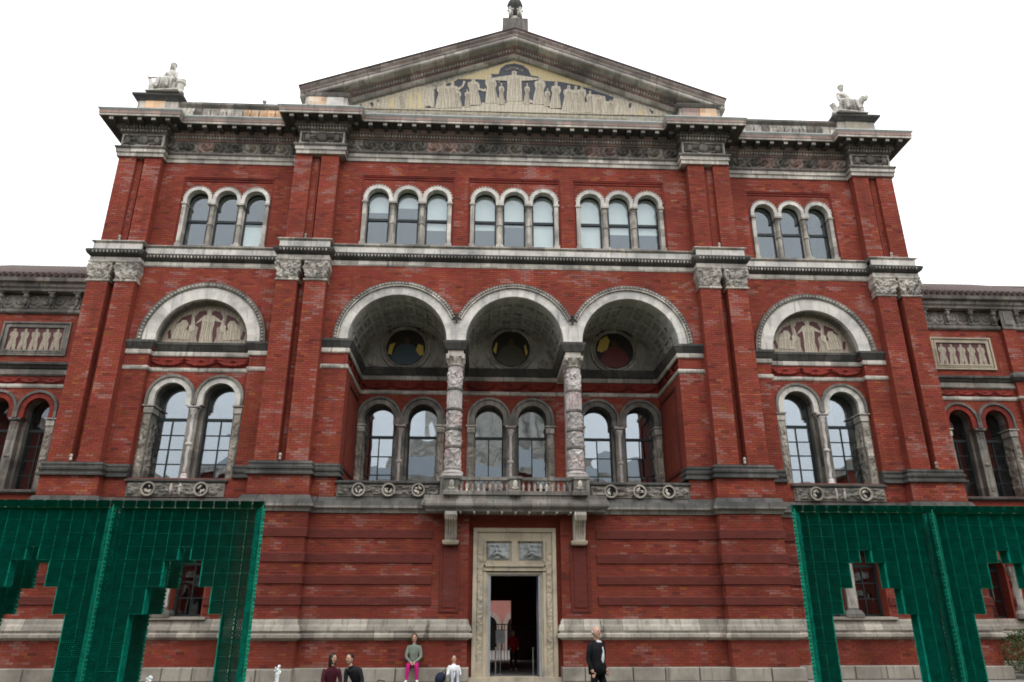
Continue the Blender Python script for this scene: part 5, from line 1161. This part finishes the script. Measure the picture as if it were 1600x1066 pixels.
# ============================================================ FIGURES
m_skin = simple('skin', (.50, .30, .22), .6, var=.05); m_hairb = simple('brown_hair', (.07, .035, .02), .5); m_hairk = simple('black_hair', (.012, .010, .010), .45); m_hairg = simple('grey_hair', (.42, .41, .40), .6)
m_eye = simple('eye', (.02, .015, .012), .3); m_lip = simple('lips', (.36, .12, .10), .6)
def cloth(n, c): 
    k = M(n); k.bump(k.noise(16, 4, .6), .03, .7); hs = k.n('HueSaturation'); hs.inputs['Color'].default_value = (*c, 1); k.l(k.ramp(k.noise(7, 4), .3, .7, .8, 1.2), hs.inputs['Value']); return k.fin(hs.outputs[0], .85, .15)
def figure(name, label, cat, loc, rz, J, mats, hair=None, scale=1., rad=None, face=True, head_rot=0., group=None, robe=None):
    """one continuous skinned body posed by joints J; mats: top, arm, hand, leg, shoe, skin"""
    r0 = dict(pel=.15, wai=.125, che=.155, nkb=.085, nek=.052, hed=.06, shL=.075, shR=.075, elL=.048, elR=.048, wrL=.033, wrR=.033, haL=.04, haR=.04, hiL=.10, hiR=.10, knL=.068, knR=.068, anL=.045, anR=.045, toL=.038, toR=.038)
    if rad: r0.update(rad)
    E_ = [('pel', 'wai'), ('wai', 'che'), ('che', 'nkb'), ('nkb', 'nek'), ('nek', 'hed')] + [(a + s, b + s) for s in 'LR' for a, b in (('sh', 'el'), ('el', 'wr'), ('wr', 'ha'), ('hi', 'kn'), ('kn', 'an'), ('an', 'to'))] + [('che', 'shL'), ('che', 'shR'), ('pel', 'hiL'), ('pel', 'hiR')]
    keys = list(r0); me = bpy.data.meshes.new('tmp'); me.from_pydata([J[k] for k in keys], [(keys.index(a), keys.index(b)) for a, b in E_], [])
    o = bpy.data.objects.new('tmp', me); col.objects.link(o)
    md = o.modifiers.new('skin', 'SKIN'); md.use_smooth_shade = True
    for k, v in zip(keys, me.skin_vertices[0].data): v.radius = (r0[k], r0[k] * (.78 if k in ('wai', 'che', 'pel') else 1)); v.use_root = k == 'pel'
    o.modifiers.new('sub', 'SUBSURF').levels = 1
    dg = bpy.context.evaluated_depsgraph_get(); ev = o.evaluated_get(dg); m2 = bpy.data.meshes.new_from_object(ev)
    mb = MB(); seg = {('pel', 'wai'): 0, ('wai', 'che'): 0, ('che', 'nkb'): 0, ('che', 'shL'): 0, ('che', 'shR'): 0, ('nkb', 'nek'): 5, ('nek', 'hed'): 5, ('pel', 'hiL'): 3, ('pel', 'hiR'): 3}
    for s in 'LR': seg.update({('sh' + s, 'el' + s): 1, ('el' + s, 'wr' + s): 1, ('wr' + s, 'ha' + s): 2, ('hi' + s, 'kn' + s): 3, ('kn' + s, 'an' + s): 3, ('an' + s, 'to' + s): 4})
    V_ = {k: Vector(v) for k, v in J.items()}
    for p in m2.polygons:
        c = p.center; best = 9; bi = 0
        for (a, b), mi in seg.items():
            A, D = V_[a], V_[b] - V_[a]; t = max(0, min(1, (c - A).dot(D) / max(1e-6, D.length_squared))); d = (c - A - D * t).length - (r0[a] * (1 - t) + r0[b] * t)
            if d < best: best = d; bi = mi
        mb.mi = bi; mb.f.append(tuple(p.vertices)); mb.m.append(bi)
    mb.v = [tuple(v.co) for v in m2.vertices]; mb.t = [1.] * len(mb.v)
    bpy.data.objects.remove(o)
    # head: skull, jaw, nose, ears, eyes, mouth
    h = V_['hed'] + Vector((0, 0, .075)); rt = Matrix.Rotation(head_rot, 3, 'Z')
    def hp(x, y, z): v = Vector((x, y, z)); v.rotate(rt); return h + v
    mb.mi = 5; mb.ell(h, (.078, .095, .115), 14, 10, rt); mb.ell(hp(0, -.02, -.065), (.055, .062, .055), 10, 7, rt)
    if face:
        mb.ell(hp(0, -.098, -.008), (.013, .022, .024), 7, 6, rt)
        for q in (-1, 1):
            mb.ell(hp(q * .078, .01, -.005), (.010, .02, .03), 6, 5, rt)
        mb.mi = 6
        for q in (-1, 1): mb.ell(hp(q * .030, -.086, .018), (.014, .008, .008), 7, 5, rt); mb.ell(hp(q * .030, -.088, .036), (.018, .006, .004), 6, 4, rt)
        mb.mi = 7; mb.ell(hp(0, -.086, -.052), (.022, .008, .007), 7, 5, rt)
    # fingers
    mb.mi = 2
    for s in 'LR':
        d = (V_['ha' + s] - V_['wr' + s]).normalized(); sd_ = Vector((1, 0, 0)) if abs(d.x) < .7 else Vector((0, 1, 0)); sd_ = (sd_ - d * sd_.dot(d)).normalized(); dn = d.cross(sd_)
        for i, ln in enumerate((.062, .074, .068, .052)):
            a = V_['ha' + s] + sd_ * (.027 - i * .018) + d * .02; b = a + d * ln * .6; c = b + d * ln * .35 + dn * ln * .3; mb.tube([a, b, c], [.0105, .009, .007], 5)
        a = V_['ha' + s] + sd_ * .03 - d * .01; mb.tube([a, a + sd_ * .025 + d * .02, a + sd_ * .03 + d * .05], [.011, .010, .008], 5)
    if robe:
        mb.mi = 0
        for fn in robe: fn(mb)
    me = mb.mesh(name, list(mats) + ([m_eye, m_lip] if len(mats) == 6 else []), True)
    b = bpy.data.objects.new(name, me); col.objects.link(b); b.location = loc; b.rotation_euler = (0, 0, rz); b.scale = (scale,) * 3
    tag(b, label, cat, group)
    if hair:
        hm = MB(); kind, hmat = hair
        if kind == 'long': hm.ell(hp(0, .018, .02), (.088, .10, .112), 14, 9, rt); hm.ell(hp(0, .045, -.09), (.088, .06, .15), 12, 8, rt); hm.ell(hp(.07, .0, -.05), (.025, .05, .11), 8, 6, rt); hm.ell(hp(-.07, .0, -.05), (.025, .05, .11), 8, 6, rt)
        elif kind == 'short': hm.ell(hp(0, .022, .032), (.084, .094, .095), 14, 9, rt)
        else: hm.ell(hp(0, .05, -.005), (.083, .06, .06), 12, 7, rt)
        hm.build('hair', hmat, b, smooth=True)
    return b
top_g = cloth('sage_jumper', (.17, .20, .165)); pink = cloth('magenta_trousers', (.42, .012, .15)); wht = cloth('white_cloth', (.68, .68, .68)); ltj = cloth('pale_jeans', (.36, .38, .41))
mar = cloth('maroon_top', (.06, .012, .02)); nav = cloth('navy_cloth', (.02, .025, .045)); drk = cloth('charcoal_cloth', (.018, .018, .022)); blk = cloth('black_cloth', (.010, .010, .012)); redc = cloth('red_cloth', (.35, .012, .02)); shoe = simple('dark_shoe', (.02, .02, .02), .5); wshoe = simple('white_shoe', (.62, .62, .60), .6)
def seated(seat, knee, foot, lean=0., hands=None, spread=.11, hx=0., fx=None):
    fx = fx if fx is not None else spread
    p = dict(pel=(0, 0, seat + .12), wai=(0, lean * .3, seat + .3), che=(hx * .5, lean * .7, seat + .5), nkb=(hx * .8, lean * .95, seat + .63), nek=(hx * .9, lean * 1.02, seat + .68), hed=(hx, lean * 1.1 - .02, seat + .76))
    for s, q in (('L', -1), ('R', 1)):
        p['sh' + s] = (q * .17 + hx * .6, lean * .85, seat + .57); p['el' + s] = (q * .22 + hx * .3, lean * .6 - .10, seat + .32); hd = (hands or {}).get(s, (q * .06, knee[1] + .12, knee[2] + .09))
        p['wr' + s] = hd; v = Vector(hd) - Vector(p['el' + s]); v.normalize(); p['ha' + s] = tuple(Vector(hd) + v * .06)
        p['hi' + s] = (q * .10, -.03, seat + .09); p['kn' + s] = (q * spread, knee[1], knee[2]); p['an' + s] = (q * fx, foot[1], foot[2] + .07); p['to' + s] = (q * (fx + .03), foot[1] - .14, foot[2] + .04)
    return p
# woman on the ledge
figure('person', 'person in sage green jumper and magenta trousers sitting upright on the stone ledge', 'person', (-2.78, -.60, .335), 0,
       seated(0, (0, -.44, .12), (0, -.50, -.37), 0, {'L': (-.05, -.36, .18), 'R': (.05, -.36, .18)}, .12, fx=.15), (top_g, top_g, m_skin, pink, wshoe, m_skin), ('long', m_hairb), .93, rad=dict(hed=.055))
# person in white with knees up
J = seated(-.06, (0, -.34, .47), (0, -.50, .0), .10, {'L': (-.10, -.22, .36), 'R': (.10, -.22, .36)}, .10, fx=.09); figure('person', 'person in white top and pale jeans sitting on the ground by the doorway, knees up', 'person', (-1.66, -1.25, 0), .12, J, (wht, wht, m_skin, ltj, wshoe, m_skin), ('short', m_hairb), .78)
# couple
J = seated(.0, (.05, -.40, .14), (0, -.46, -.24), -.06, {'L': (.06, -.30, .22), 'R': (.16, -.32, .20)}, .10); figure('person', 'dark haired person in maroon top reading, sitting at the left of the couple', 'person', (-4.33, -4.30, 0), .4, J, (mar, mar, m_skin, nav, shoe, m_skin), ('long', m_hairk), .92, head_rot=.5)
J = seated(.0, (.1, -.40, .14), (.1, -.48, -.24), -.24, {'L': (-.24, -.40, .16), 'R': (-.12, -.42, .16)}, .16, hx=-.20); figure('person', 'person in dark clothes leaning over towards the maroon topped companion', 'person', (-3.68, -4.25, 0), -.2, J, (drk, drk, m_skin, nav, shoe, m_skin), ('short', m_hairk), .92, head_rot=-.4)
# walking man
J = dict(pel=(0, 0, .93), wai=(0, 0, 1.08), che=(.0, 0, 1.27), nkb=(.01, -.01, 1.42), nek=(.015, -.015, 1.47), hed=(.03, -.04, 1.545),
         shL=(-.05, -.18, 1.36), elL=(-.09, -.24, 1.10), wrL=(.0, -.24, .90), haL=(.02, -.24, .83), shR=(.02, .18, 1.36), elR=(-.02, .24, 1.10), wrR=(.10, .22, .90), haR=(.12, .22, .83),
         hiL=(0, -.09, .88), knL=(-.06, -.10, .49), anL=(-.26, -.10, .12), toL=(-.14, -.12, .04), hiR=(0, .09, .88), knR=(.14, .09, .48), anR=(.16, .09, .08), toR=(.30, .10, .04))
def jacket(mb):
    mb.lathe(0, 0, [(.185, .80), (.19, .95), (.175, 1.08), (.20, 1.25), (.17, 1.38), (.10, 1.45)], 16)
W = figure('person', 'balding person in black jacket and white shirt walking past the doorway', 'person', (1.42, -6.0, -.25), -.62, J, (blk, blk, m_skin, blk, shoe, m_skin), ('fringe', m_hairg), .985, head_rot=PI / 2 - .25, robe=[jacket])
m = MB(); m.ell((.135, -.045, 1.18), (.065, .05, .20), 10, 8); m.ell((.07, -.04, 1.43), (.075, .06, .035), 10, 6); m.build('shirt_front', wht, W, smooth=True)
# small figure in red inside
J = dict(pel=(0, 0, .93), wai=(0, 0, 1.08), che=(.0, 0, 1.27), nkb=(0, 0, 1.42), nek=(0, 0, 1.47), hed=(0, -.02, 1.545), shL=(-.18, 0, 1.36), elL=(-.24, .03, 1.10), wrL=(-.2, -.1, .98), haL=(-.18, -.15, .95), shR=(.18, 0, 1.36), elR=(.24, .03, 1.1), wrR=(.2, -.1, .98), haR=(.18, -.15, .95),
         hiL=(-.09, 0, .88), knL=(-.1, -.02, .49), anL=(-.1, .02, .1), toL=(-.11, -.12, .04), hiR=(.09, 0, .88), knR=(.1, -.08, .49), anR=(.1, -.1, .1), toR=(.11, -.22, .04))
figure('person', 'small figure in red top and white shoes standing inside the dark doorway', 'person', (.12, 3.2, .03), .2, J, (redc, redc, m_skin, blk, wshoe, m_skin), ('short', m_hairk), .70)
# things lying by the couple
T = thing('shoulder_bag', 'black bag on the ground beside the couple', 'bag', (-3.22, -4.25, 0)); m = MB(); m.ell((0, 0, .13), (.2, .12, .14), 12, 8); m.ell((.1, .0, .1), (.16, .1, .1), 10, 7); m.build('bag_body', blk, T, smooth=True); m = MB(); m.tube([(-.15, 0, .18), (-.05, 0, .32), (.08, 0, .3), (.15, 0, .16)], .012, 6); m.build('strap', blk, T)
T = thing('shoulder_bag', 'dark bag leaning against the person in white', 'bag', (-2.02, -1.2, 0)); m = MB(); m.ell((0, 0, .14), (.13, .12, .16), 12, 8, Matrix.Rotation(.6, 3, 'Y')); m.build('bag_body', nav, T, smooth=True); m = MB(); m.tube([(-.05, 0, .2), (.1, 0, .33), (.16, 0, .25)], .012, 6); m.build('strap', blk, T)
T = thing('plastic_bag', 'light green carrier bag at the left of the couple', 'bag', (-4.72, -4.2, 0)); m = MB(); m.ell((0, 0, .12), (.09, .07, .15), 9, 6); m.tube([(-.03, 0, .22), (-.05, 0, .34), (0, 0, .3)], .012, 5); m.tube([(.03, 0, .22), (.06, 0, .33), (.03, 0, .3)], .012, 5); m.build('bag_body', simple('green_bag', (.22, .42, .15), .4), T, smooth=True)
# inside the door
T = thing('sign_stand', 'grey notice board on a thin pole inside the doorway', 'sign', (-.35, 1.5, .03)); m = MB(); m.box(-.145, .145, -.01, .01, .88, 1.24); m.build('board', simple('grey_board', (.23, .24, .25), .5), T); m = MB(); m.tube([(0, .02, 0), (0, .02, .9)], .012, 6); m.lathe(0, .02, [(.12, 0), (.12, .02), (.02, .03)], 12); m.build('pole', m_steel, T)
for x, lb in ((-.5, 'short steel barrier post at the left side inside the doorway'), (.62, 'short steel barrier post at the right side inside the doorway')):
    T = thing('barrier_post', lb, 'post', (x, 1.2, .03), 'barrier posts inside the doorway'); m = MB(); m.lathe(0, 0, [(.11, 0), (.11, .02), (.022, .035), (.022, .72), (.035, .73), (.035, .77), (.01, .78)], 12); m.build('post', m_steel, T)

# ---- statues
S6 = (m_statue,) * 8
def drape(knees, y=-.42):
    def f(mb):
        for i in range(7):
            x = -.2 + i * .066; mb.tube([(x * .8, -.05, .2), (x, y + .12, .17 - abs(x) * .2), (x * 1.1, y + .02, .05), (x * 1.25, y - .0 + .04 * (i % 2), -.36)], [.05, .06, .045, .045], 6)
        mb.ell((0, -.05, -.08), (.26, .24, .28), 12, 8); mb.ell((0, .0, .50), (.20, .13, .20), 12, 8)
        mb.tube([(-.2, -.02, .62), (-.05, -.15, .45), (.12, -.14, .3), (.24, -.05, .2)], [.05, .05, .05, .06], 7)
        mb.ell((0, .0, .93), (.115, .12, .10), 10, 7)
    return f
J = seated(.0, (0, -.42, .10), (0, -.48, -.40), -.02, {'L': (-.48, -.22, .26), 'R': (.38, -.12, .14)}, .15, fx=.17)
sl = figure('statue', 'seated stone statue in robes on the left roof corner, arm on a small column', 'statue', (-12.62, -.05, 19.80), -.1, J, S6, ('long', m_statue), 1.1, face=True, robe=[drape(0)])
m = MB(); m.box(-.55, .55, -.45, .4, -.44, -.40); m.box(-.3, .3, -.25, .35, -.4, .0); m.build('seat_block', m_statue, sl)
m = MB(); m.lathe(.46, -.15, [(.15, -.38), (.15, -.32), (.12, -.28), (.12, -.05), (.16, 0), (.16, .06)], 12); m.ell((.46, -.15, .12), (.17, .12, .09), 10, 7); m.build('attribute', m_statue, sl)
m = MB(); m.tube([(-.42, -.2, -.38), (-.5, -.2, .0), (-.62, -.2, .22), (-.7, -.2, .34)], [.10, .09, .05, .03], 8); m.tube([(-.7, -.2, .3), (-.6, -.22, .24), (-.48, -.22, .24)], .025, 6); m.ell((-.47, -.2, -.12), (.14, .12, .2), 8, 6); m.build('lyre', m_statue, sl)
J = seated(.0, (0, -.42, .10), (0, -.50, -.40), 0, {'L': (-.22, -.3, .08), 'R': (.42, -.25, .16)}, .16, fx=.2)
sr = figure('statue', 'seated stone statue on the right roof corner with an animal at its side', 'statue', (12.62, -.05, 19.78), .1, J, S6, ('short', m_statue), 1.1, face=True, robe=[drape(0)])
m = MB(); m.box(-.55, .55, -.45, .4, -.44, -.40); m.box(-.3, .3, -.25, .35, -.4, .0); m.build('seat_block', m_statue, sr)
m = MB(); m.ell((.46, -.1, -.08), (.16, .2, .34), 10, 8); m.tube([(.46, -.15, .05), (.52, -.25, .25), (.58, -.3, .34)], [.14, .11, .09], 8); m.ell((.62, -.34, .26), (.08, .09, .15), 8, 6, Matrix.Rotation(.4, 3, 'Y')); m.tube([(.66, -.3, .3), (.6, -.2, .36), (.66, -.15, .28)], .02, 5); m.build('ram', m_statue, sr)
m = MB(); m.tube([(-.3, 0, -.38), (-.38, -.02, -.05), (-.5, -.05, .12)], [.12, .10, .10], 7); m.ell((-.52, -.1, -.3), (.07, .07, .08), 7, 5); m.build('drapery', m_statue, sr)
T = thing('gable_finial', 'stone finial of crouching figures under a bowl on the gable peak', 'finial', (.02, -.55, 22.0))
bxo('plinth', m_grey, T, -.48, .48, -.35, .45, 0, .82)
m = MB(); m.lathe(0, 0, [(.1, 1.2), (.16, 1.4), (.27, 1.62), (.30, 1.75), (.28, 1.84), (.18, 1.92), (.16, 2.0), (.2, 2.08), (.12, 2.3)], 20, lambda a, z: .012 * math.cos(12 * a)); m.build('bowl', m_darkst, T, smooth=True)
m = MB()
for q in (-1, 1):
    m.ell((q * .17, -.1, 1.28), (.10, .09, .17), 9, 7); m.ell((q * .19, -.14, 1.48), (.07, .07, .08), 8, 6); m.tube([(q * .15, -.15, 1.15), (q * .2, -.38, 1.12), (q * .22, -.36, .84)], [.08, .06, .05], 7); m.tube([(q * .25, -.1, 1.38), (q * .3, -.25, 1.25), (q * .05, -.3, 1.3)], .04, 6)
m.ell((0, 0, 1.0), (.27, .2, .2), 12, 7); m.build('crouching_figures', m_statue, T, smooth=True)
# ---- small roof things
T = thing('guard_rail', 'thin metal guard rail on the left parapet', 'railing', (0, 0, 0)); m = MB(); m.tube([(-11.75, .5, 19.05), (-11.75, .5, 19.62), (-8.1, .5, 19.62), (-8.0, .5, 19.05)], .018, 6); m.build('rail', m_steel, T)
for x in (-10.4, -9.2): m = MB(); m.tube([(x, .5, 19.05), (x, .5, 19.62)], .015, 6); m.build('post', m_steel, T)
for x, y, lb in ((-9.35, .55, 'small round lamp above the left parapet rail'), (9.5, .4, 'small round lamp above the right parapet')):
    T = thing('roof_lamp', lb, 'lamp', (x, y, 19.1), 'small lamps on the roof'); m = MB(); m.ell((0, 0, .68 if x < 0 else .3), (.09, .09, .09), 10, 7); m.build('lamp_head', m_steel, T); m = MB(); m.tube([(0, 0, 0), (0, 0, .6 if x < 0 else .25)], .015, 6); m.build('stem', m_steel, T)

# ============================================================ FOUNTAIN JETS
foam = M('water_foam'); foam.b.inputs['Subsurface Weight'].default_value = .3; foam = foam.fin((.92, .94, .95), .35, .4)
for i, (x, y, z, lb) in enumerate(((-4.55, -8.3, .86, 'white fountain jet rising in front of the brick wall beside the left mesh screen'), (-6.72, -8.3, .70, 'white fountain jet seen through the arch cut in the left mesh screen'))):
    T = thing('fountain_jet', lb, 'fountain jet', (x, y, -.25), 'fountain jets')
    m = MB(); H = z + .25; m.tube([(0, 0, 0), (.005, 0, H * .6), (0, 0, H * .85), (.01, 0, H)], [.025, .025, .035, .008], 8); m.build('water_column', foam, T, smooth=True)
    m = MB()
    for k in range(70):
        q = R.random(); zz = H * (1 - q ** 1.7 * .75); rr = .015 + .045 * max(0, 1 - abs(2 * q - .5)) * R.random(); a = R.uniform(0, 6.28); rd = R.uniform(.006, .018); m.ell((rr * math.cos(a), rr * math.sin(a), zz - .02), (rd, rd, rd * 1.4), 6, 4)
    m.build('spray', foam, T, kind='stuff', smooth=True)

# ============================================================ GREEN MESH SCREENS
TS = .19; DP = .095
def tile_mesh(depth=DP, frame=True):
    m = MB(); n = 6; wd = TS / n; r = wd / math.sqrt(3); rows = 7; dz = TS / rows
    def q(a, b): m.add([(a[0], 0, a[1]), (b[0], 0, b[1]), (b[0], depth, b[1]), (a[0], depth, a[1])], [(0, 1, 2, 3)])
    rz = dz * 2 / 3
    for j in range(rows):
        for i in range(n):
            cx = (i + .5 * (j % 2) + .25) * wd; cz = (j + .5) * dz
            P = [(cx + wd / 2 * s_, cz + t) for s_, t in ((-1, -rz / 2), (-1, rz / 2), (0, rz), (1, rz / 2))]
            for a, b in zip(P, P[1:]):
                if 0 <= a[0] <= TS + .001 and 0 <= b[0] <= TS + .001 and b[1] <= TS + .008 and a[1] <= TS + .008: q(a, b)
    if frame:
        e = .0022
        m.box(0, TS, -.001, depth, 0, e); m.box(0, e, -.001, depth, e, TS)
    return m
TM = tile_mesh(); TF = tile_mesh(.045, False); TR = tile_mesh(.02, True); TR2 = tile_mesh(.095, False); tme = TM.mesh('mesh_tile', m_green)
def arch_cut(i, j, nc, nr, top0):
    """stepped pointed opening: i column, j row from top"""
    c = (nc - 1) / 2; d = abs(i - c); k = j - top0
    if k < 0: return False
    w_ = (0, 1, 1, 2, 2)[k] if k < 5 else 3
    return d <= w_
def joined(tiles, name, par, TM=TM):
    m = MB()
    for mat4 in tiles:
        m.add([tuple(mat4 @ Vector(v)) for v in TM.v], TM.f)
    m.build(name, m_green, par, kind='stuff')
NC, NR, TOP = 11, 18, 3.20
def screen(name, label, posts, YF=-11.0, depth=.85):
    T = thing(name, label, 'screen', ((posts[0] + posts[-1]) / 2, YF, -.25)); ox, oy, oz = T.location
    back = []; ret = []; fold = []
    for k in range(len(posts) - 1):
        xa, xb = posts[k], posts[k + 1]; w0 = (xb - xa - NC * TS) / 2
        for j in range(NR):
            z = TOP - (j + 1) * TS
            for i in range(NC):
                x = xa + w0 + i * TS
                if not arch_cut(i, j, NC, NR, 3):
                    if True: o = obj('mesh_tile', tme, T); o.location = (x - ox, .12, z - oz)
                    (back.append(Matrix.Translation((x - ox, depth, z - oz))) if (posts[0] < 0 and x < posts[-1] - .75) or (posts[0] > 0 and x > posts[0] + .5) else None)
                else:
                    # returns one tile deep along the edge of the opening
                    for di in (-1, 1):
                        if not arch_cut(i + di, j, NC, NR, 3):
                            X = x + (TS if di > 0 else 0); ret.append(Matrix.Translation((X - ox, .14, z - oz)) @ Matrix.Rotation(PI / 2, 4, 'Z'))
                    if False: ret.append(Matrix.Translation((x - ox, .14, z + TS - oz)) @ Matrix.Rotation(-PI / 2, 4, 'X') @ Matrix.Scale(-1, 4, (0, 0, 1)))
        # folds beside each post
        for side, xp in ((1, xa), (-1, xb)):
            wd = .15; ang = math.atan2(.14, wd) * side
            L_ = math.hypot(wd, .14) / TS / 2
            for j in range(NR):
                z = TOP - (j + 1) * TS; mt = Matrix.Translation((xp - ox, 0, z - oz)) @ Matrix.Rotation(ang if side > 0 else ang, 4, 'Z') @ Matrix.Diagonal((side * L_, 1, 1, 1)); fold.append(mt); fold.append(mt @ Matrix.Translation((TS, 0, 0)))
    for xp in (posts[0], posts[-1]):
        for j in range(NR):
            pass
    joined(back, 'back_mesh', T); joined(ret, 'return_mesh', T, TR); joined(fold, 'fold_mesh', T, TF)
    for xp in posts:
        m = MB(); m.tube([(xp - ox, -.01, 0), (xp - ox, -.01, TOP + .04 - oz)], .007, 6)
        for j in range(60): m.ell((xp - ox, -.012, j * .058 + .02), (.009, .009, .010), 5, 4)
        m.build('corner_strip', m_green_l, T, kind='stuff')
    m = MB(); m.tube([(posts[0] - ox + .07, .11, TOP - .005 - oz), (posts[-1] - ox - .07, .11, TOP - .005 - oz)], .006, 5); m.build('top_rail', m_green_l, T)
    # rim of small cells above the rail
    rim = []
    n = int((posts[-1] - posts[0]) / TS)
    for i in range(n): rim.append(Matrix.Translation((posts[0] - ox + i * (posts[-1] - posts[0]) / n, .06, TOP - oz)) @ Matrix.Scale(.55, 4, (0, 0, 1)))
    joined(rim, 'top_rim', T, TR2)
screen('mesh_screen', 'tall green honeycomb mesh screen with stepped arches at the left', [-8.82, -6.59, -4.365])
screen('mesh_screen', 'tall green honeycomb mesh screen with stepped arches at the right', [3.855, 6.07, 8.285], depth=.27)

# ============================================================ SHRUB by the right range
T = thing('shrub', 'leafy dark green shrub at the wall foot behind the right mesh screen', 'shrub', (15.2, -.4, 0))
m_leaf = simple('shrub_leaf', (.045, .09, .025), .5, var=.4); m = MB()
for k in range(5200):
    a = R.uniform(0, 6.28); t = R.random(); rr = (.3 + 1.05 * math.sin(min(1, t * 1.2) * PI) ** .6) * R.uniform(.55, 1); p = Vector((rr * math.cos(a), rr * math.sin(a) * .7, .05 + t * 1.55))
    d = Vector((R.gauss(0, 1), R.gauss(0, 1), R.gauss(.3, 1))).normalized() * .055; e = d.cross(Vector((R.gauss(0, 1), R.gauss(0, 1), 1))).normalized() * .022
    m.add([tuple(p), tuple(p + d * .5 + e), tuple(p + d), tuple(p + d * .5 - e)], [(0, 1, 2, 3)])
m.build('foliage', m_leaf, T); m = MB()
for k in range(7): a = k * .9; m.tube([(0, 0, 0), (.2 * math.cos(a), .15 * math.sin(a), .6), (.5 * math.cos(a), .4 * math.sin(a), 1.1)], [.025, .018, .008], 5)
m.build('stem', m_pipe, T)
